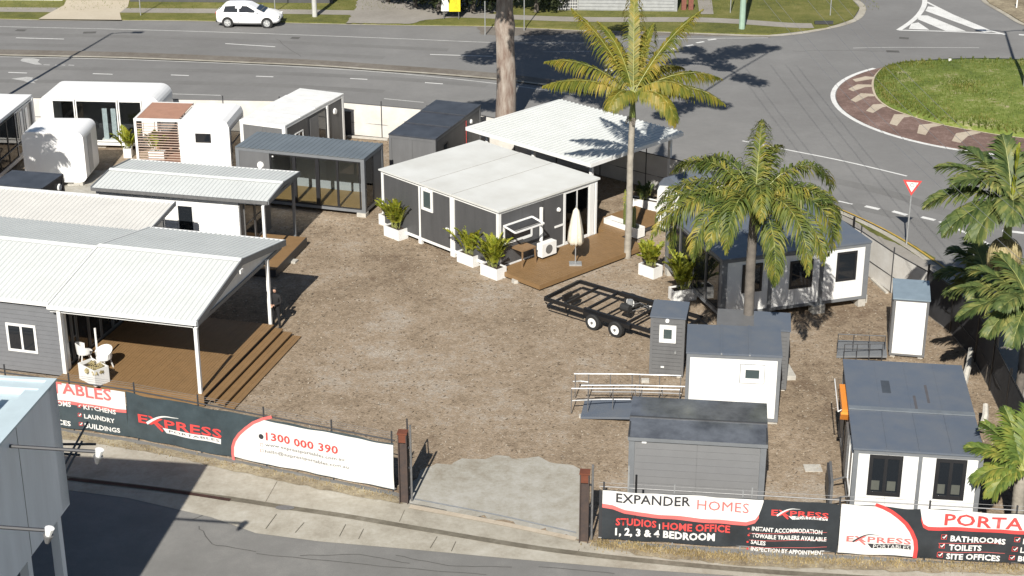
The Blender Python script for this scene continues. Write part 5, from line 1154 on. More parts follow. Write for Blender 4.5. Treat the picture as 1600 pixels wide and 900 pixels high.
# ------------------------------------------------------------------ plants
def frond(par, org, az, el, L, droop, m, n=34, leaf=.7, lw=.055, hang=.5, spread=65, seed=0, vee=.25, tipf=.35, rachis_m=None, twist=0., dp=1.4, name='frond', start=.14, rr=.02, jit=.12):
    """a pinnate palm leaf: curved midrib and paired leaflets, leaflets bending down"""
    rnd = random.Random(seed); N = 18; pts = []; p = Vector((0, 0, 0)); pts.append(p.copy())
    for i in range(N):
        t = (i+.5)/N; e_ = el-droop*t**dp; p = p+Vector((math.cos(e_), 0, math.sin(e_)))*(L/N); pts.append(p.copy())
    rz = Matrix.Rotation(az, 3, 'Z'); tw_ = twist
    mb = MB(); 
    W_ = lambda q: tuple(Vector(org)+rz @ Vector(q))
    def at(t):
        f = t*N; i = min(int(f), N-1); return pts[i].lerp(pts[i+1], f-i), (pts[i+1]-pts[i]).normalized()
    for k in range(n):
        t = start+(1-start)*(k+.5)/n; ll = leaf*(.35+.65*math.sin(PI*min(1, (t-start)/(1-start)*.92+.12))**.7)*(1 if t < .8 else 1-(t-.8)/.2*(1-tipf))
        c, tg = at(t); up = Vector((-tg.z, 0, tg.x))
        for sd in (-1, 1):
            l_ = ll*rnd.uniform(.82, 1.1); a = R(spread-30*t+rnd.uniform(-7, 7)); hv = hang*rnd.uniform(.7, 1.3)
            sv = Vector((0, sd, 0))*math.cos(tw_)+up*math.sin(tw_)*sd
            d1 = (tg*math.cos(a)+sv*math.sin(a)+up*(vee+rnd.uniform(-jit, jit))).normalized()
            d2 = (d1+Vector((0, 0, -1))*hv).normalized(); d3 = (d2+Vector((0, 0, -1))*hv).normalized()
            wv = tg.cross(d1).cross(d1).normalized()*lw*.5
            if wv.length < 1e-6: wv = tg*lw*.5
            q0 = c; q1 = c+d1*l_*.35; q2 = q1+d2*l_*.35; q3 = q2+d3*l_*.3
            mb.add([W_(q0-wv*.4), W_(q0+wv*.4), W_(q1+wv), W_(q1-wv), W_(q2+wv*.9), W_(q2-wv*.9), W_(q3)], [(0, 1, 2, 3), (3, 2, 4, 5), (5, 4, 6)])
    o = mb.build(name, m, par, recalc=False)
    rb = MB(); rb.tube([W_(q) for q in pts[::2]], rr, 5, rr*.3).build('midrib', rachis_m or m, o)
    return o
def palm(label, base, top, r0, r1, barkm, group=None, name='palm_tree', cs=None, rings=True):
    t = thing(name, label, 'palm tree', base, 0, group); b = Vector(base)
    pts = [Vector((0, 0, 0)), Vector(((top[0]-b.x)*.3+.02, (top[1]-b.y)*.3, (top[2])*.33)), Vector(((top[0]-b.x)*.68-.02, (top[1]-b.y)*.68, top[2]*.68)), Vector((top[0]-b.x, top[1]-b.y, top[2]))]
    N = 26; pp = []
    for i in range(N+1):
        f = i/N*3; j = min(int(f), 2); pp.append(pts[j].lerp(pts[j+1], f-j))
    n = 10; mb = MB(); v = []
    for i, q in enumerate(pp):
        rr = r0+(r1-r0)*(i/N)**.6+(.012 if (i % 2 and rings) else 0)
        for j in range(n): v.append((q.x+rr*math.cos(2*PI*j/n), q.y+rr*math.sin(2*PI*j/n), q.z))
    mb.add(v, [(i*n+j, i*n+(j+1) % n, (i+1)*n+(j+1) % n, (i+1)*n+j) for i in range(N) for j in range(n)]); mb.build('trunk', barkm, t, smooth=True)
    return t, (top[0]-b.x, top[1]-b.y, top[2])
RACH = mat('yellow_green_midrib', (.30, .32, .10), .5, var=.05)
CSH = mat('green_crownshaft', (.22, .28, .08), .4, var=.15)
# tall palm at the deck
base = G(980, 404, 0); X = G(988, 195, 0)
t, c = palm('tall slender palm with yellow-green fronds growing at the end of the brown deck', tuple(base), (base.x+.05, base.y, 6.25), .155, .12, PBARK)
MB().tube([(c[0], c[1], c[2]-.1), (c[0], c[1], c[2]+.45), (c[0], c[1], c[2]+1.1)], .17, 10, .07).build('crownshaft', CSH, t, smooth=True)
c = (c[0], c[1], c[2]+1.0)
P1S = [(150, 60, 4.4, .5), (88, 74, 4.7, .5), (68, 62, 3.6, .8), (27, 58, 4.6, .55), (173, 42, 4.0, .95), (189, 27, 3.9, .8), (5, 34, 3.9, 1.05), (-14, 24, 4.0, 1.1), (-52, 32, 3.2, 2.0), (128, 70, 3.6, .9), (40, 40, 3.2, 1.2), (-30, 44, 3.0, 1.5), (238, 35, 2.3, 1.6)]
for i, (az, el, L_, dr) in enumerate(P1S):
    frond(t, c, R(az), R(el), L_, dr, LEAFY, n=78, leaf=.95, lw=.075, hang=1.25, spread=60, seed=i, vee=-.05, rachis_m=RACH, start=.08, tipf=.5)
for k_ in range(3): a = 2.2+k_*1.3; frond(t, (c[0], c[1], c[2]-.85), a, R(-30), .5, 1.2, PBARKD, n=9, leaf=.18, lw=.03, hang=.5, seed=50+k_, name='flower_spray')
# feathery queen palm
base = G(1163, 588, 0)
t, c = palm('feathery palm with long drooping yellow-green fronds in front of the grey and white cabin', tuple(base), (base.x+.02, base.y, 6.6), .22, .15, PBARKD, rings=True)
for k_ in range(10):
    a = k_*2.4; MB().bar((c[0]+.1*math.cos(a), c[1]+.1*math.sin(a), c[2]-.5+.04*k_), (c[0]+.3*math.cos(a), c[1]+.3*math.sin(a), c[2]-.05+.05*k_), .07, .05).build('leaf_base', PBARK, t)
P2S = [(122, 66, 3.3, 2.3), (80, 76, 3.3, 1.3), (150, 55, 3.6, 2.2), (168, 40, 4.0, 2.0), (183, 28, 4.0, 1.9), (196, 48, 4.3, 2.6), (210, 22, 4.0, 1.7), (222, 40, 4.4, 2.4), (236, 28, 4.2, 2.0), (250, 45, 3.9, 2.6), (276, 25, 3.9, 2.2), (292, 38, 4.3, 2.5),
       (310, 20, 3.9, 1.9), (326, 42, 4.2, 2.6), (340, 55, 3.9, 2.7), (354, 38, 3.6, 2.2), (12, 55, 3.4, 2.5), (40, 48, 3.0, 2.2), (262, 60, 3.2, 2.6), (100, 45, 3.0, 2.2), (60, 68, 3.0, 1.5)]
for i, (az, el, L_, dr) in enumerate(P2S):
    rr_ = random.Random(900+i)
    frond(t, c, R(az+rr_.uniform(-6, 6)), R(el+rr_.uniform(-5, 5)), L_*rr_.uniform(.98, 1.2), dr*rr_.uniform(.9, 1.15), LEAFQ, n=125, leaf=.85, lw=.046, hang=.9, spread=64, seed=100+i, vee=.05, jit=.55, rachis_m=RACH, dp=rr_.uniform(1.1, 1.7), start=.08, tipf=.45)
# right-hand palms
base = G(1546, 598, 0)
t, c = palm('tall palm on the right with straw-coloured flower skirts under a broad green crown', tuple(base), (base.x+.0, base.y+.0, 5.6), .17, .13, PBARKD)
MB().tube([(c[0], c[1], c[2]), (c[0], c[1], c[2]+.5), (c[0]+.02, c[1], c[2]+1.25)], .17, 10, .09).build('crownshaft', CSH, t, smooth=True)
for k_ in range(16):
    a = k_*2*PI/16+.2; frond(t, (c[0], c[1], c[2]-.02), a, R(12), 1.25, 2.3, DRYL, n=30, leaf=.75, lw=.05, hang=2.2, spread=45, seed=200+k_, vee=-.3, name='flower_spray', start=.05, dp=.8)
c2 = (c[0]+.02, c[1], c[2]+1.2)
P3S = [(168, 50, 3.1, 1.1), (183, 30, 3.3, 1.3), (205, 15, 3.1, 1.2), (225, 20, 2.6, 1.6), (140, 60, 2.8, .9), (100, 72, 2.5, .5), (60, 55, 2.6, 1.0), (20, 50, 3.0, 1.2), (-10, 40, 3.0, 1.5), (-50, 30, 2.7, 1.5), (-80, 35, 2.2, 1.6), (255, 40, 2.4, 1.6), (195, 55, 2.8, 1.4)]
for i, (az, el, L_, dr) in enumerate(P3S): frond(t, c2, R(az), R(el), L_, dr, LEAFG, n=64, leaf=1.05, lw=.10, hang=.55, spread=50, seed=220+i, vee=.2, rachis_m=RACH, start=.08)
frond(t, c2, R(70), R(85), 2.2, .2, LEAFC, n=20, leaf=.4, lw=.08, hang=.1, spread=15, seed=260, name='spear_leaf', rachis_m=RACH)
def shortpalm(label, base, h_, S, m, r=.13, leaf=.9, lw=.09, bm=PBARKD, hang=.5, seed=300):
    t, c = palm(label, tuple(base), (base.x, base.y, h_), r*1.2, r, bm)
    for i, (az, el, L_, dr) in enumerate(S): frond(t, c, R(az), R(el), L_, dr, m, n=54, leaf=leaf, lw=lw*1.1, hang=hang, spread=52, seed=seed+i, vee=.2, rachis_m=RACH, start=.08)
    return t
shortpalm('low dark-green palm behind the straw flower skirts, beside the fence corner', G(1532, 520, 0), 2.2, [(175, 25, 2.0, .9), (150, 50, 1.9, .8), (120, 65, 1.8, .6), (200, 10, 1.7, 1.0), (60, 55, 1.6, .9), (10, 30, 1.8, 1.2), (-60, 30, 1.6, 1.4), (240, 25, 1.7, 1.3)], LEAFG, seed=300)
shortpalm('broad palm leaning over the shaded fence with one yellowing frond', G(1588, 640, 0), 4.0, [(172, 30, 2.9, 1.0), (190, 20, 2.8, 1.2), (158, 45, 2.5, .9), (215, 10, 2.3, 1.2), (130, 60, 2.2, .8), (240, 10, 2.3, 1.4), (262, 5, 2.4, 1.4), (0, 40, 2.4, 1.2), (-45, 20, 2.4, 1.4), (70, 60, 2.2, .9), (225, 40, 2.2, 1.2)], LEAFG, seed=320, leaf=.85)
shortpalm('short palm with a pale trunk beside the white end of the front right cabin', G(1584, 838, 0), 2.25, [(168, 42, 1.9, 1.0), (190, 25, 1.7, 1.5), (212, 20, 1.5, 1.9), (112, 66, 2.0, .5), (72, 72, 2.1, .5), (38, 55, 1.9, .9), (5, 40, 1.7, 1.3), (-40, 30, 1.5, 1.7), (142, 58, 1.9, .8)], leafmat('lime_palm_leaf', (.08, .13, .03), (.16, .22, .045), (.34, .33, .07)), r=.17, seed=340, bm=PBARK, leaf=.7, lw=.085)
# potted cane palms
def cane(par, z, h_, n, m, seed, spread=1.):
    rnd = random.Random(seed)
    for i in range(n):
        a = rnd.uniform(0, 2*PI); r_ = rnd.uniform(0, .16)
        frond(par, (r_*math.cos(a)*1.6, r_*math.sin(a), z), a+rnd.uniform(-.5, .5), R(rnd.uniform(64, 89)), h_*rnd.uniform(.55, 1.05), rnd.uniform(.2, .95)*spread, m, n=22, leaf=.31, lw=.055, hang=.35, spread=52, seed=seed*31+i, vee=.3, rachis_m=RACH, start=.22, rr=.009)
def planter(label, u, v, rz, sx=.5, sy=.28, hh=.52, plant=True, ph=1.1, n=17, m=LEAFC, seed=1, cat='planter', group=None, z=0.):
    p = G(u, v, z); t = thing('potted_palm' if plant else 'planter_box', label, cat, (p.x, p.y, z), rz, group)
    b = MB(); w_ = .03
    b.box(-sx, sx, -sy, -sy+w_, .02, hh); b.box(-sx, sx, sy-w_, sy, .02, hh); b.box(-sx, -sx+w_, -sy+w_, sy-w_, .02, hh); b.box(sx-w_, sx, -sy+w_, sy-w_, .02, hh); b.build('planter_box', WHITE, t)
    MB().box(-sx+w_, sx-w_, -sy+w_, sy-w_, .03, hh-.06).build('soil', SOIL, t)
    if plant: cane(t, hh-.05, ph, n, m, seed)
    return t
planter('leafy palm in a white planter box at the left corner of the white-roofed cabin', 619, 371, E.a, seed=3, ph=1.55, n=36)
t = planter('small white planter box tucked behind the leafy planter at the cabin corner', 604, 352, E.a, sx=.3, sy=.2, plant=False)
planter('leafy palm in a white planter box, left of the pair by the wooden table', 734, 412, E.a, seed=5, ph=1.45, n=36)
planter('leafy palm in a white planter box, right of the pair by the wooden table', 771, 432, E.a, seed=7, ph=1.55, n=36)
planter('round bushy yellow-green palm in a white planter beside the dark glass doors', 1016, 431, E.a, seed=9, ph=1.1, n=36, sx=.42)
planter('large palm in a white planter partly hidden by drooping fronds', 1066, 468, C.a, seed=11, ph=1.9, n=36, sx=.5)
planter('palm in a pot beside the sliding doors of the white-roofed container', 513, 218, V.a, seed=13, ph=1.15, n=15, sx=.2, sy=.2)
planter('smaller palm in a pot left of the sliding doors, mostly behind the grey roof', 480, 224, V.a, seed=15, ph=1.0, n=11, sx=.2, sy=.2)
planter('yellowish palm in a pot between the large capsule and the slatted porch', 201, 246, 0, seed=17, ph=1.2, n=13, sx=.2, sy=.2)
planter('dark leafy plant in a white planter in the shade of the carport', 1005, 325, E.a+.3, seed=19, ph=.9, n=13, sx=.75, sy=.2, hh=.45, m=LEAFG, z=.0)
# palm stuck inside the porch
pp = P4.world(.55, P4.W*.45); t = thing('potted_palm', 'yellow-green palm in a white planter inside the slatted porch', 'planter', (pp.x, pp.y, .3), P4.a)
MB().box(-.35, .45, -.2, .2, 0, .4).build('planter_box', WHITE, t); cane(t, .38, 1.1, 12, LEAFC, 23)
# cactus in long white planter on the deck
p = G(975, 362, .1); t = thing('cactus_planter', 'long white planter with columnar cactus in front of the tall palm trunk', 'planter', (p.x, p.y, .05), E.a)
b = MB(); b.box(-1.0, 1.0, -.25, -.22, .05, .5); b.box(-1.0, 1.0, .22, .25, .05, .5); b.box(-1.0, -.97, -.22, .22, .05, .5); b.box(.97, 1.0, -.22, .22, .05, .5); b.build('planter_box', WHITE, t)
MB().box(-.96, .96, -.21, .21, .06, .3).build('soil', SOIL, t)
CAC = mat('cactus_green', (.12, .15, .04), .6, var=.2, scale=9)
for (x, y, h_, r_) in ((.1, 0, 1.25, .09), (.45, .05, 1.0, .08), (.62, -.05, 1.15, .075), (-.05, .1, .9, .07)):
    mb = MB(); n = 12; v = []
    for z in (.25, .25+h_*.9, .25+h_): 
        for j in range(n): rr = r_*(1.15 if j % 2 else .8)*(1 if z < .25+h_*.95 else .4); v.append((x+rr*math.cos(2*PI*j/n), y+rr*math.sin(2*PI*j/n), z))
    mb.add(v, [(i*n+j, i*n+(j+1) % n, (i+1)*n+(j+1) % n, (i+1)*n+j) for i in range(2) for j in range(n)]+[tuple(2*n+j for j in range(n))]).build('cactus_stem', CAC, t)
frond(t, (.2, 0, .4), R(150), R(80), 1.6, .3, LEAFC, n=16, leaf=.25, lw=.05, seed=71)
# planter with dead plant on the big deck
p = G(148, 594, .45); t = thing('planter_box', 'white planter box with a withered plant on the big deck', 'planter', (p.x, p.y, .45), M_.a-R(28))
b = MB(); b.box(-.5, .5, -.3, -.27, 0, .62); b.box(-.5, .5, .27, .3, 0, .62); b.box(-.5, -.47, -.27, .27, 0, .62); b.box(.47, .5, -.27, .27, 0, .62); b.build('planter_walls', WHITE, t)
MB().box(-.46, .46, -.26, .26, .01, .5).build('soil', SOIL, t)
for i in range(9): frond(t, (random.uniform(-.1, .35), random.uniform(-.1, .1), .5), R(i*47), R(45), .5, 2.2, DRYL, n=8, leaf=.2, lw=.05, hang=.9, seed=80+i)
# white chairs and small table on the big deck
def tubchair(u, v, rz, label):
    p = G(u, v, .45); t = thing('patio_chair', label, 'chair', (p.x, p.y, .45), rz)
    mb = MB(); n = 14; v_ = []
    for i in range(n+1):
        a = R(-20+220*i/n); hgt = .62+.2*math.sin(PI*i/n)
        v_ += [(.30*math.cos(a), .28*math.sin(a), .42), (.34*math.cos(a), .32*math.sin(a), hgt), (.30*math.cos(a), .28*math.sin(a), hgt), (.27*math.cos(a), .25*math.sin(a), .42)]
    mb.add(v_, [(4*i+j, 4*i+4+j, 4*i+4+(j+1) % 4, 4*i+(j+1) % 4) for i in range(n) for j in range(4)]).build('chair_back', WHITE, t)
    MB().tube([(0, 0, .39), (0, 0, .44)], .28, 16).build('seat', WHITE, t)
    for a in (45, 135, 225, 315): MB().bar((.2*math.cos(R(a)), .2*math.sin(R(a)), .4), (.3*math.cos(R(a)), .3*math.sin(R(a)), 0), .035, .035).build('leg', WHITE, t)
    return t
tubchair(134, 566, R(120), 'white tub chair on the big deck, left one behind the planter'); tubchair(164, 575, R(-30), 'white tub chair on the big deck, right one beside the planter')
p = G(154, 570, .45); t = thing('short_post', 'short white pole standing behind the chairs on the deck', 'pole', (p.x, p.y, .45)); MB().tube([(0, 0, 0), (0, 0, 1.45)], .04, 8).build('pole', WHITE, t); MB().tube([(0, 0, 0), (0, 0, .03)], .2, 12).build('base_plate', WHITE, t)
# umbrella
p = G(899, 413, .3); t = thing('patio_umbrella', 'closed cream patio umbrella on a grey base plate on the deck', 'umbrella', (p.x, p.y, .3))
MB().box(-.26, .26, -.2, .2, 0, .07).build('base_plate', GALV, t); MB().tube([(0, 0, .07), (0, 0, 2.62)], .024, 8).build('pole', GALV, t)
mb = MB(); n = 24; v = []
for z, r_ in ((2.52, .03), (2.4, .11), (2.0, .19), (1.5, .27), (1.12, .31), (1.0, .28), (.92, .2)):
    for j in range(n): rr = r_*(1+.16*math.cos(j*PI/1.5)+.06*math.sin(j*2.1)); zz_ = z+(-.05*math.cos(j*PI/1.5) if z < 1.2 else 0); v.append((rr*math.cos(2*PI*j/n), rr*math.sin(2*PI*j/n), zz_))
mb.add(v, [(i*n+j, i*n+(j+1) % n, (i+1)*n+(j+1) % n, (i+1)*n+j) for i in range(6) for j in range(n)]); mb.build('folded_canopy', CREAM, t, smooth=True)
MB().tube([(0, 0, 1.25), (0, 0, 1.33)], .29, 12, .27).build('tie_strap', CREAM, t)
# wooden table
p = E.world(E.L+.75, dk_table, .3) if 0 else G(817, 411, .3); t = thing('wooden_table', 'small brown wooden table on the deck beside the air conditioner', 'table', (p.x, p.y, .3), E.a+PI/2)
MB().box(-.4, .4, -.38, .38, .70, .76).build('tabletop', WOODT, t)
for x in (-.36, .36):
    for y in (-.34, .34): MB().bar((x, y, .7), (x*1.1, y*1.1, 0), .05, .05).build('leg', WOODT, t)
p = G(852, 404, .3)
# ------------------------------------------------------------------ loose blocks and rocks
for u, v, a, b, h_, rz, lab in ((453, 410, .32, .16, .12, -.3, 'loose pale concrete block on the gravel beside the porch of the white cabin'), (1270, 733, .28, .24, .05, 0, 'flat pale paving slab on the gravel left of the front right cabin'),
        (1231, 586, .16, .5, .2, .1, 'tall pale concrete chunk beside the right corner of the white box cabin'), (1008, 598, .14, .1, .14, 0, 'small pale block under the left corner of the grey toilet cubicle'),
        (116, 290, .28, .14, .1, 0, 'pale block on the ground between the white pod and the dark container')):
    p = G(u, v, 0); mb = MB(); o = MB().box(-a, a, -b, b, .02, h_).build('concrete_block', CONCB); o.location = p; o.rotation_euler = (0, 0, rz); tag(o, lab, 'block')
for i, (u, v, u2, v2, lab) in enumerate(((1506, 598, 1517, 545, 'pale fallen palm stem leaning by the shaded fence, upper one'), (1534, 672, 1540, 632, 'pale fallen palm stem beside the blue-grey roof, lower one'))):
    a, b = G(u, v, .3), G(u2, v2, .9); mb = MB(); mb.tube([a, a.lerp(b, .5)+Vector((.05, 0, .05)), b], .13, 7, .09); tag(mb.build('fallen_stem', CONCB), lab, 'palm stem')
# timber strip on the ground by the back fence
a, b = G(543, 213, .1), G(606, 218, .1); tag(MB().bar(a, b, .12, .1).build('timber_sleeper', CONCB), 'pale timber sleeper lying along the foot of the white back fence', 'sleeper')
a, b = G(1362, 436, .05), G(1386, 458, .05); tag(MB().bar(a, b, .12, .1).build('timber_sleeper', CONCB), 'pale timber sleeper at the foot of the curved fence behind the white toilet', 'sleeper')

# ------------------------------------------------------------------ person in black behind the deck steps
p = G(431, 514, 0)
def skin_body(name, verts, edges, radii, m, par, sub=1):
    me = bpy.data.meshes.new(name); me.from_pydata(verts, edges, []); o = bpy.data.objects.new(name, me); sc.collection.objects.link(o)
    o.modifiers.new('s', 'SKIN'); sd = o.modifiers.new('b', 'SUBSURF'); sd.levels = sub; sd.render_levels = sub
    for i, r_ in enumerate(radii): me.skin_vertices[0].data[i].radius = (r_, r_*.85) if isinstance(r_, float) else r_
    me.skin_vertices[0].data[0].use_root = True
    bpy.context.view_layer.update(); m2_ = bpy.data.meshes.new_from_object(o.evaluated_get(bpy.context.evaluated_depsgraph_get()))
    bpy.data.objects.remove(o); m2_.materials.clear(); m2_.materials.append(m); m2_.polygons.foreach_set('use_smooth', [True]*len(m2_.polygons))
    o = bpy.data.objects.new(name, m2_); sc.collection.objects.link(o); o.parent = par; return o
pe = thing('person', 'person in black clothing standing with hands together in the shade beside the deck post', 'person', (p.x+.05, p.y, 0), R(-20))
V_ = [(0, 0, .95), (0, 0, 1.15), (0, .01, 1.38), (0, 0, 1.5), (.19, 0, 1.42), (.25, -.02, 1.16), (.10, -.26, 1.12), (-.19, 0, 1.42), (-.25, -.02, 1.16), (-.06, -.26, 1.10),
      (.10, 0, .88), (.12, -.02, .5), (.12, .02, .09), (.13, -.12, .05), (-.10, 0, .88), (-.12, -.03, .5), (-.13, .01, .09), (-.14, -.13, .05)]
E_ = [(0, 1), (1, 2), (2, 3), (2, 4), (4, 5), (5, 6), (2, 7), (7, 8), (8, 9), (0, 10), (10, 11), (11, 12), (12, 13), (0, 14), (14, 15), (15, 16), (16, 17)]
skin_body('body', V_, E_, [(.17, .12), (.15, .11), (.19, .12), .06, .075, .055, .04, .075, .055, .04, .1, .075, .05, .045, .1, .075, .05, .045], CLOTH, pe)
hd = skin_body('head', [(0, 0, 1.5), (0, -.01, 1.6), (0, -.015, 1.70), (0, -.1, 1.615)], [(0, 1), (1, 2), (1, 3)], [.055, .095, .085, .016], SKIN, pe)
skin_body('hair', [(0, .03, 1.60), (0, .02, 1.70), (0, -.02, 1.745)], [(0, 1), (1, 2)], [.095, .10, .075], CLOTH, pe)
for sx_ in (-.035, .035): MB().tube([(sx_, -.095, 1.64), (sx_, -.105, 1.64)], .012, 6).build('eye', CLOTH, pe)
for sg in (1, -1):
    x = .07*sg+.02; vs = [(x, -.26, 1.11), (x-.05*sg, -.33, 1.12)]; es = [(0, 1)]; rd = [.035, .04]
    for k_, (dx_, ln) in enumerate(((.03, .07), (.012, .085), (-.006, .08), (-.022, .065))): 
        i0 = len(vs); vs += [(x-.05*sg+dx_*.8, -.37, 1.12), (x-.08*sg+dx_, -.37-ln*.4, 1.10-ln*.5)]; es += [(1, i0), (i0, i0+1)]; rd += [.011, .009]
    i0 = len(vs); vs += [(x-.03*sg, -.33, 1.16)]; es += [(0, i0)]; rd += [.012]
    skin_body('hand', vs, es, rd, SKIN, pe)

# ------------------------------------------------------------------ car
def car(u, v, rz, label):
    p = G(u, v, 0); t = thing('parked_car', label, 'car', (p.x, p.y, 0), rz)
    CARW = mat('white_car_paint', (.8, .8, .8), .2, var=.0)
    # x along the car (front +x), stations of half-width profile
    st = [(-2.08, .45, .95, .62), (-2.02, .30, 1.02, .74), (-1.85, .26, 1.12, .82), (-1.3, .25, 1.0, .87), (-.5, .24, .98, .89), (.4, .24, .96, .89), (.95, .25, .97, .88), (1.5, .26, .90, .85), (1.9, .30, .78, .76), (2.06, .36, .66, .62), (2.12, .42, .56, .50)]
    mb = MB(); v_ = []; n = 10
    for x, zl, zh, hw in st:
        for k_ in range(n+1):
            a = PI*k_/n; y = -hw*math.cos(a) if 0 else None
        pr = [(-hw*.9, zl), (-hw, zl+.12), (-hw*1.01, (zl+zh)/2), (-hw*.96, zh-.06), (-hw*.86, zh), (0, zh+.035), (hw*.86, zh), (hw*.96, zh-.06), (hw*1.01, (zl+zh)/2), (hw, zl+.12), (hw*.9, zl)]
        v_ += [(x, y, z) for y, z in pr]
    k_ = 11; mb.add(v_, [(k_*i+j, k_*i+k_+j, k_*i+k_+(j+1) % k_, k_*i+(j+1) % k_) for i in range(len(st)-1) for j in range(k_)]+[tuple(range(k_)), tuple(k_*(len(st)-1)+j for j in range(k_))])
    body = mb.build('body', CARW, t, smooth=True)
    ga = [(-1.95, .98, .72, 1.02), (-1.62, .9, .70, 1.36), (-1.35, .9, .66, 1.47), (-.4, .9, .66, 1.50), (.1, .9, .65, 1.46), (.55, .9, .68, 1.22), (1.12, .9, .72, .96)]
    def cabin_(ga, inset, m, name, topdrop=0):
        mb = MB(); v_ = []
        for x, zl, hw, zh in ga: v_ += [(x, -.86+inset, .93), (x, -hw+inset*.5, max(.94, zh-.07-topdrop)), (x, -hw*.75, max(.95, zh-topdrop)), (x, hw*.75, max(.95, zh-topdrop)), (x, hw-inset*.5, max(.94, zh-.07-topdrop)), (x, .86-inset, .93)]
        mb.add(v_, [(6*i+j, 6*i+6+j, 6*i+6+(j+1) % 6, 6*i+(j+1) % 6) for i in range(len(ga)-1) for j in range(6)]+[tuple(range(6)), tuple(6*(len(ga)-1)+j for j in range(6))]); return mb.build(name, m, t, smooth=False)
    cabin_(ga, .0, CARW, 'cabin')
    for sy in (-1, 1):
        for pts in ([(-1.55, 1.0), (-1.42, 1.36), (-.62, 1.41), (-.60, 1.0)], [(-.50, 1.0), (-.52, 1.41), (.02, 1.385), (.52, 1.12), (.66, 1.0)]):
            q = []
            for x, z in pts: yy = .86-(z-.93)/(1.40-.93)*.2; q.append((x, sy*(yy+.008), z))
            MB().add(q, [tuple(range(len(q)))]).build('side_window', GLASS, t, recalc=False)
    MB().add([(.58, -.62, 1.215), (.58, .62, 1.215), (1.08, .66, .99), (1.08, -.66, .99)], [(0, 1, 2, 3)]).build('windscreen', GLASS, t, recalc=False).location = (.02, 0, .015)
    MB().add([(-1.66, -.6, 1.33), (-1.66, .6, 1.33), (-1.93, .64, 1.06), (-1.93, -.64, 1.06)], [(0, 1, 2, 3)]).build('rear_window', GLASS, t, recalc=False).location = (-.02, 0, .012)
    for sy in (-1, 1):
        MB().box(-2.07, -1.98, sy*.58-.12, sy*.58+.12, .82, .98).build('tail_light', RED, t); MB().box(1.93, 2.06, sy*.58-.14, sy*.58+.14, .64, .75).build('headlight', LAMPW, t)
        MB().box(.55, .7, sy*.93-.07, sy*.93+.07, .98, 1.1).build('mirror', CARW, t); MB().box(-.45, -.3, sy*.895-.01, sy*.895+.01, .82, .86).build('handle', CHARL, t)
        MB().box(-.56, -.55, sy*.892-.006, sy*.892+.006, .35, .93).build('door_gap', CHARD, t)
        for x in (-1.28, 1.3):
            MB().tube([(x, sy*.66, .33), (x, sy*.905, .33)], .375, 18).build('wheel_arch', RUBBER, t)
            wh = MB().tube([(x, sy*.72, .32), (x, sy*.925, .32)], .32, 20).build('wheel', RUBBER, t)
            r_ = MB().tube([(x, sy*.9, .32), (x, sy*.935, .32)], .225, 18).build('rim', GALV, wh)
            for a in range(5): MB().bar((x, sy*.94, .32), (x+.2*math.cos(a*2*PI/5+.3), sy*.94, .32+.2*math.sin(a*2*PI/5+.3)), .05, .02).build('spoke', WHITE, r_)
    MB().box(-2.1, -1.9, -.7, .7, .3, .42).build('bumper', RUBBER, t); MB().box(2.05, 2.14, -.42, .42, .42, .52).build('grille', RUBBER, t); MB().box(-1.2, 1.2, -.8, .8, .18, .3).build('underbody', RUBBER, t)
    return t
car(391, 38.5, R(-4), 'white hatchback parked on the far side of the main road')

# ------------------------------------------------------------------ poles, signs, far side
def pole(label, u, v, h_, r=.05, m=GALV, name='pole', cat='pole', r1=None, extra=None, z=0.):
    p = G(u, v, z); t = thing(name, label, cat, p); MB().tube([(0, 0, 0), (0, 0, h_)], r, 10, r1 or r).build('pole_shaft', m, t)
    return t
t = pole('white and red triangular give way sign on a tall grey pole beside the curved kerb', 1416, 385, 2.85, .035, GALV, 'give_way_sign', 'road sign')
def tri(r_, z0, y): return [(r_*math.sin(R(a)), y, z0+r_*math.cos(R(a))) for a in (60, -60, 180)]
b = MB(); b.add(tri(.46, 2.82, -.045)+tri(.46, 2.82, -.06), [(0, 1, 2), (3, 4, 5), (0, 1, 4, 3), (1, 2, 5, 4), (2, 0, 3, 5)]); sgn = b.build('sign_board', RED, t)
MB().add(tri(.30, 2.82, -.064), [(0, 1, 2)]).build('sign_face', BANW, sgn, recalc=False)
for ri, ro in ((.07, .085),):
    n = 16; mb = MB(); mb.add([(r_*math.cos(2*PI*i/n), -.068, 2.84+r_*math.sin(2*PI*i/n)) for r_ in (ri, ro) for i in range(n)], [(i, (i+1) % n, n+(i+1) % n, n+i) for i in range(n)]); mb.build('roundabout_symbol', TEXTD, sgn, recalc=False)
t.rotation_euler = (0, 0, R(-12))
t = pole('pale grey power pole standing in the far grass verge', 492, 28, 9, .17, mat('pale_pole', (.5, .5, .47), .8), 'power_pole', 'power pole', r1=.13)
t = pole('pale green power pole at the far right verge', 1159, 47, 9, .2, GREENP, 'power_pole', 'power pole', r1=.16)
for u, v, h_, lab in ((220, 26, 3., 'thin grey sign pole on the far verge left of the white car'), (430, 21, 3., 'thin grey pole on the far verge behind the bonnet of the white car'), (758, 55, 2.2, 'small grey parking sign pole left of the big gum trunk'), (819, 48, 4, 'thin grey pole just right of the big gum trunk'), (1141, 22, 3, 'thin pale pole beside the pale green power pole'), (1297, 26, 3., 'thin grey pole on the grassy corner at the side street')):
    pole(lab, u, v, h_, .035, GALV, 'sign_pole', 'pole')
p = G(1297, 33, .3); tag(MB().box(p.x-1.0, p.x+.2, p.y-.1, p.y+.1, .12, .3).build('bench_log', CHARD), 'dark log lying on the far grassy corner', 'log')
t = pole('black and white chevron hazard board on the median behind the palm', 951, 122, .7, .04, GALV, 'hazard_board', 'road sign')
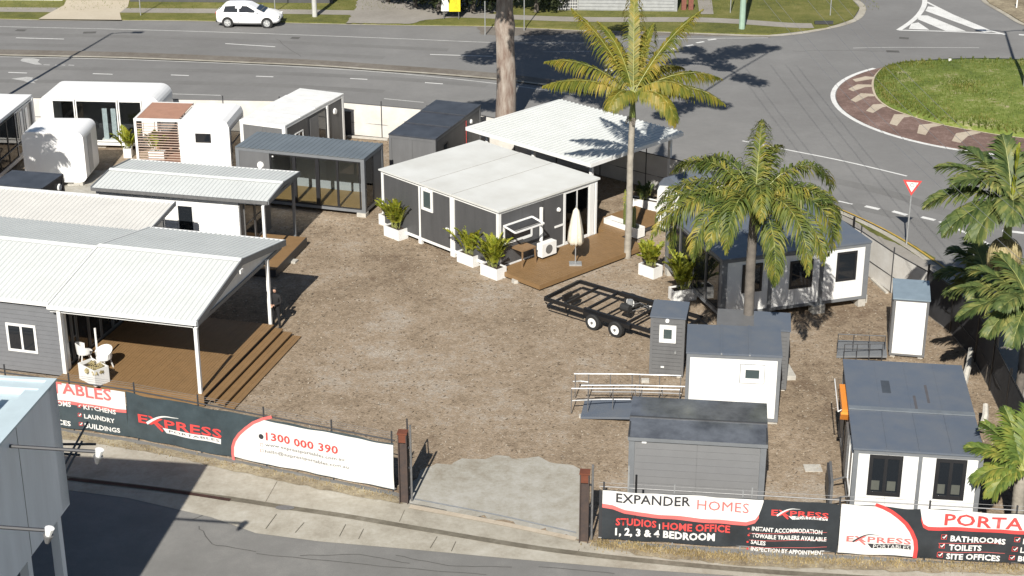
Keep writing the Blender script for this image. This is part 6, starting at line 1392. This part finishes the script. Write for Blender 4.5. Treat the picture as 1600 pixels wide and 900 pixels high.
MB().box(-.25, .25, -.06, -.03, .35, 1.25).build('board', CHARD, t)
for z in (.45, .75, 1.05):
    MB().add([(-.25, -.064, z-.08), (0, -.064, z+.1), (0, -.064, z+.22), (-.25, -.064, z+.04)], [(0, 1, 2, 3)]).build('white_chevron', BANW, t, recalc=False); MB().add([(.25, -.064, z-.08), (0, -.064, z+.1), (0, -.064, z+.22), (.25, -.064, z+.04)], [(0, 1, 2, 3)]).build('white_chevron', BANW, t, recalc=False)
# street lamps whose poles stand just outside or at the edge of the frame
def street_lamp(base, h_, heads, label):
    t = thing('street_lamp', label, 'street lamp', base); MB().tube([(0, 0, 0), (0, 0, h_)], .13, 10, .07).build('pole_shaft', GALV, t)
    for a in heads:
        MB().tube([(0, 0, h_-.1), (a*.6, 0, h_+.15), (a*1.3, 0, h_+.2)], .045, 6).build('arm', GALV, t); MB().box(min(a*1.2, a*1.9), max(a*1.2, a*1.9), -.17, .17, h_+.12, h_+.26).build('lamp_head', GALV, t)
    return t
hh = 14.4; S_ = G(180, 52, 0); d_ = hh/math.tan(SUN_EL); street_lamp((S_.x-d_*math.cos(SUN_AZ)-.2, S_.y-d_*math.sin(SUN_AZ), 0), hh, (1,), 'tall street lamp just outside the left edge of the picture')
p = G(1600, 139, .3); S_ = G(1553, 36, 0); 
street_lamp((p.x+.05, p.y, .3), 11.5, (1, -1), 'two-headed street lamp on the roundabout at the right edge')
t = pole('white box-shaped marker lying on the far edge of the roundabout lawn', 1484, 97, .2, .1, WHITE, 'marker_box', 'marker', z=.15); t['label'] = 'small white marker box on the far edge of the roundabout lawn'
# overhead wires
for i, (x0_, x1_) in enumerate(((1195, 1640), (1213, 1665), (1262, 1720), (1290, 1760), (1308, 1790))):
    a, b = G(x0_-60, -75, 9.), G(x1_-30, 420, 8.2); pts = [a.lerp(b, k_/14)-Vector((0, 0, .7*math.sin(PI*k_/14))) for k_ in range(15)]
    o = MB().tube(pts, .009, 4).build('power_line', mat('aluminium_wire', (.3, .3, .31), .5, metal=.5)); tag(o, 'thin overhead wire crossing above the roundabout, %s of five from the left' % ('first', 'second', 'third', 'fourth', 'fifth')[i], 'wire', 'overhead wires above the roundabout')
# big gum trunk with limbs and crown above the frame
base = G(790, 190, 0); t = thing('gum_tree', 'big bare gum trunk by the road, rising out of the picture behind the carport', 'tree', (base.x, base.y, 0))
N = 16; mb = MB(); v = []; n = 14
for i in range(N+1):
    z = 10.5*i/N; r_ = .56-.22*(i/N)+(.10*math.exp(-((z-5.2)/.5)**2)); cx = .03*math.sin(z*.9)
    for j in range(n): a = 2*PI*j/n; rr = r_*(1+.06*math.sin(3*a+z*.8)+.04*math.sin(5*a-z)); v.append((cx+rr*math.cos(a), rr*math.sin(a), z))
mb.add(v, [(i*n+j, i*n+(j+1) % n, (i+1)*n+(j+1) % n, (i+1)*n+j) for i in range(N) for j in range(n)]).build('trunk', BARK, t, smooth=True)
def clump(mb, c, r_, cnt, s_, rnd, flat=.7):
    for _ in range(cnt):
        d_ = Vector((rnd.gauss(0, 1), rnd.gauss(0, 1), rnd.gauss(0, 1))).normalized()*r_*rnd.random()**.45; d_.z *= flat; q = Vector(c)+d_
        a = Vector((rnd.gauss(0, 1), rnd.gauss(0, 1), rnd.gauss(0, 1))).normalized(); b_ = a.cross(Vector((rnd.gauss(0, 1), rnd.gauss(0, 1), rnd.gauss(0, 1)))).normalized(); k_ = s_*rnd.uniform(.6, 1.3)
        mb.add([tuple(q-a*k_), tuple(q+b_*k_*.45), tuple(q+a*k_), tuple(q-b_*k_*.45)], [(0, 1, 2, 3)])
rnd = random.Random(5); e_ = math.tan(SUN_EL)
shad = [(760, 88, 1.6), (790, 72, 1.2), (850, 58, 1.6), (905, 62, 1.6), (830, 95, 1.9), (870, 108, 1.8), (915, 96, 1.9), (960, 105, 1.6), (840, 125, 1.6), (890, 138, 1.3), (930, 150, 1.3), (960, 160, 1.2), (770, 165, 1.1), (745, 165, .8), (1000, 120, 1.3),
        (1082, 78, .9), (1110, 92, 1.2), (1150, 82, 1.4), (1185, 76, 1.0), (1060, 97, .9), (1130, 105, .8), (1162, 122, .8), (1185, 130, .7), (1060, 168, 1.0), (1095, 158, 1.1), (1125, 165, .7), (1040, 180, .8), (1210, 75, .5), (975, 48, 1.2), (815, 75, 1.6), (875, 80, 1.8), (940, 78, 1.5), (855, 150, 1.2), (810, 112, 1.3), (900, 118, 1.5)]
mb = MB(); lb = []
for i, (u, v_, r_) in enumerate(shad):
    S_ = G(u, v_, 0); hz = 12.0+(i*37 % 10)*.32; d_ = hz/e_; c_ = Vector((S_.x-d_*math.cos(SUN_AZ)-base.x, S_.y-d_*math.sin(SUN_AZ)-base.y, hz))
    hmin = CAM_H-(c_.y+base.y-r_)*math.tan(PITCH-math.atan(450/F_PX))+r_*.75+.3
    if hz < hmin: hz = hmin; d_ = hz/e_; c_ = Vector((S_.x-d_*math.cos(SUN_AZ)-base.x, S_.y-d_*math.sin(SUN_AZ)-base.y, hz))
    clump(mb, c_, r_*1.0, int(620*r_*r_), .15, rnd, .6); lb.append(c_)
mb.build('crown', LEAFGUM, t, recalc=False)
for j, idx in enumerate(((0, 1), (4, 2, 3), (6, 7, 14), (8, 10, 11), (5, 9), (24, 23, 27), (15, 16, 17, 18), (19, 20, 21, 22), (12, 13))):
    st = Vector((0, 0, 9.2+j*.12)); pts = [st]
    for k_ in idx: 
        q = lb[k_]-Vector((0, 0, .2)); mid = pts[-1].lerp(q, .5)+Vector((0, 0, .3)); pts += [mid, q]
    MB().tube(pts, .14, 7, .04).build('limb', BARK, t)
# far-side trees: dark dense foliage whose crowns leave the frame
TREES = [(575, 6, 1.8), (605, 10, 2.0), (648, 18, 2.2), (685, 26, 2.2), (738, 26, 2.0), (765, 20, 1.8), (838, 25, 1.9), (875, 2, 1.8), (945, -4, 2.2), (1010, -4, 2.2)]
for i, (u, v_, r_) in enumerate(TREES):
    p = G(u, v_, 0); up = i in (0, 7, 8, 9)
    t = thing('street_tree', ['dark dense tree on the far verge, leftmost of the row behind the road', 'dark tree on the far verge over the gravel crossover', 'dark tree set back behind the crossover, left of the yellow sign', 'dark low-branched tree directly behind the yellow sign', 'dark low-branched tree just right of the yellow sign', 'dark tree between the yellow sign and the gum trunk', 'dark tree just right of the gum trunk on the far verge', 'dark tree above the white lattice gate', 'dark foliage hanging over the left of the grey slatted garage', 'dark foliage hanging over the right of the grey slatted garage'][i], 'tree', (p.x, p.y+(1.5 if up else .8), .05), 0, 'dark trees along the far verge')
    MB().tube([(0, 0, 0), (.1, 0, 1.6), (.0, .1, 3.2)], .17, 8, .09).build('trunk', PBARKD, t); mb = MB(); rnd = random.Random(i)
    z0_ = 1.5 if up else .35
    for k_ in range(7): a = k_*2.4; clump(mb, (r_*.55*math.cos(a), r_*.5*math.sin(a), z0_+.8+.35*k_), r_*.62, 420, .16, rnd, .8)
    mb.build('crown', LEAFT, t, recalc=False)
# far buildings
def farbox(name, label, cat, u0, v0, u1, v1, d_, h_, m):
    a, b = G(u0, v0, 0), G(u1, v1, 0); x = (b-a); L_ = x.length; t = thing(name, label, cat, (a.x, a.y, 0), math.atan2(x.y, x.x)); MB().box(0, L_, 0, d_, 0, h_).build('wall', m, t); return t, L_
t, L_ = farbox('garage', 'grey slatted garage beyond the far verge behind the tall palm', 'garage', 903, 18, 1058, 20, 5, 3.4, mat('garage_grey', (.30, .31, .31), .6))
for i in range(14): MB().box(.05, L_-.2, -.03, -.005, .15+i*.22, .15+i*.22+.17).build('slat', mat('garage_slat', (.36, .37, .37), .5), t)
MB().box(-.1, L_+.1, -.3, 5.2, 3.4, 3.55).build('roof', ROOFB, t)
t, L_ = farbox('lattice_gate', 'white lattice gate left of the grey slatted garage', 'gate', 872, 18, 902, 18, .06, 1.9, CHARL)
for i in range(9): MB().bar((i*L_/8, -.03, .1), (min(L_, i*L_/8+.0), -.03, 1.85), .05, .02).build('lattice_bar', WHITE, t)
for i in range(8): MB().bar((0, -.04, .2+i*.22), (L_, -.04, .2+i*.22), .05, .02).build('lattice_bar', WHITE, t)
for u in (1068, 1079): p = G(u, 17, 0); tag(MB().box(p.x-.16, p.x+.16, p.y-.16, p.y+.16, 0, 1.2).build('brick_pier', BRICK), 'red brick pier beside the far path, %s of two' % ('left' if u < 1070 else 'right'), 'pier')
t, L_ = farbox('boundary_wall', 'long dark grey wall along the top of the picture behind the white car', 'wall', 203, 4.5, 520, 7, .3, 2.2, CHAR)
MB().box(L_*.33, L_*.85, -.05, -.003, .5, 2.0).build('white_hoarding', WHITE, t)
t, L_ = farbox('boundary_wall', 'pale wall at the top left corner beyond the far footpath', 'wall', -60, 1.5, 98, 2.5, .3, 2.0, WHITE)
t, L_ = farbox('roller_door_building', 'cream building front at the head of the cream driveway', 'building', 100, .5, 203, 1.5, 3, 3, mat('cream_wall', (.5, .46, .38), .7)); MB().box(.3, L_-.3, -.03, -.005, .1, 2.6).build('roller_door', CHARL, t)
# yellow sign
p = G(708, 27, 0); t = thing('yellow_sign', 'bright yellow sign board standing among dark trees on the far verge', 'sign', p)
MB().box(-.75, -.25, -.9, -.87, .62, 2.1).build('white_panel', BANW, t); MB().box(-.24, .52, -.92, -.88, .6, 2.15).build('yellow_panel', mat('sign_yellow', (.75, .62, .02), .5, var=.2, scale=8), t)
for x in (-.6, .4): MB().tube([(x, -.85, 0), (x, -.85, 1.9)], .03, 6).build('leg', GALVD, t)
# far right corner: dark hedge and posts
p = G(1590, 0, 0); t = thing('hedge', 'dark hedge at the top right corner beyond the side street', 'hedge', (p.x+1.5, p.y+2, 0)); mb = MB(); rnd = random.Random(9)
for k_ in range(6): clump(mb, (-2+k_*.9, 0, .9), 1.1, 380, .15, rnd, .9)
mb.build('foliage', LEAFT, t, recalc=False); MB().tube([(0, 0, 0), (0, 0, .8)], .06, 6).build('stem', PBARKD, t)
sheet('corner_verge', [(1538, -6), (1546, 4), (1575, 20), (1605, 38), (1680, 60), (1680, -20)], .09, DIRT, thick=.13)
ribbon('kerb', [(1532, -8), (1541, 4), (1570, 21), (1602, 39), (1680, 64)], .35, .03, CONCG)
p = G(1588, 14, 0); tag(MB().tube([(p.x, p.y, 0), (p.x, p.y, .9)], .05, 8).build('bollard', WHITE), 'small white bollard at the top right corner', 'bollard')

# palm just outside the left edge that shades the small white pod
t, c = palm('tall palm just outside the left edge of the picture, shading the small white pod', (-24.5, 69.0, 0), (-24.4, 69.1, 7.2), .16, .12, PBARK)
for i in range(12): frond(t, c, R(i*30+7), R(25+(i*17) % 40), 2.1, 1.2, LEAFY, n=40, leaf=.8, lw=.08, hang=.8, seed=700+i, rachis_m=RACH)
# sealed cracks, patches and tyre wear on the asphalt
TAR = ground_mat('crack_sealant', [(.2, (.075, .073, .07)), (.8, (.12, .118, .112))], [(2, .8), (9, .6)], .1, 40)
WEAR = ground_mat('worn_asphalt', [(.2, (.145, .142, .138)), (.5, (.168, .166, .16)), (.8, (.19, .188, .182))], [(.3, .9), (3, .6), (25, .6)], .25, 60, .9)
def crack(px, wd=.03, z=.005, m=TAR):
    rnd = random.Random(int(px[0][0]*7+px[0][1])); out = []
    for (u0, v0), (u1, v1) in zip(px, px[1:]):
        for k_ in range(7): t_ = k_/7; out.append((u0+(u1-u0)*t_+rnd.uniform(-2, 2), v0+(v1-v0)*t_+rnd.uniform(-.8, .8)))
    ribbon('road_crack', out+[px[-1]], wd, z, m, smooth_n=1)
for px_ in ([(400, 865), (600, 885), (760, 898)], [(300, 812), (345, 790), (352, 775)], [(310, 822), (330, 850), (400, 862)], [(470, 868), (560, 866), (640, 880)], [(620, 868), (700, 884), (800, 886)], [(1240, 80), (1330, 79), (1400, 80)],
            [(430, 60), (470, 88)], [(840, 885), (960, 896)]): crack(px_, .035)
for px_ in ([(1405, 59), (1420, 60)], [(1385, 80), (1405, 80.5)], [(130, 51), (150, 50.5)], [(455, 59), (468, 59.5)], [(25, 47), (40, 47.5)]): ribbon('road_crack', px_, .5, .005, TAR)
for px_, wd in (([(-60, 106), (200, 108), (400, 113), (600, 122), (760, 134)], .7), ([(-60, 126), (200, 128), (400, 132), (600, 143)], .7), ([(-60, 52), (300, 60), (700, 78)], .7), ([(-60, 68), (300, 76), (600, 90)], .7), ([(1100, 300), (1200, 300), (1320, 318), (1450, 352), (1530, 395)], .8), ([(1150, 262), (1280, 278), (1400, 305), (1500, 340)], .8)):
    ribbon('wheel_track', px_, wd, .0035, WEAR)

GROUPS = {'potted_palm': 'potted palms in white planters', 'portable_toilet': 'toilet cubicles', 'gate_post': 'gate posts', 'banner': 'banners on the front fence', 'sign_pole': 'thin poles on the far verge',
          'power_pole': 'power poles on the far verge', 'capsule_pod': 'capsule pods', 'container_cabin': 'container cabins', 'brick_pier': 'brick piers', 'concrete_block': 'loose concrete blocks', 'patio_chair': 'white tub chairs',
          'billboard_lamp': 'lamps on arms over the street', 'palm_tree': 'palm trees', 'fence_strainer': 'fence strainer posts', 'fallen_stem': 'fallen palm stems', 'concrete_stump': 'concrete lumps beside the deck', 'timber_deck': 'brown timber decks', 'street_lamp': 'street lamps', 'portable_cabin': 'portable cabins', 'access_ramp': 'access ramps'}
for o in sc.objects:
    g_ = GROUPS.get(o.name.split('.')[0])
    if g_ and o.parent is None and 'group' not in o: o['group'] = g_
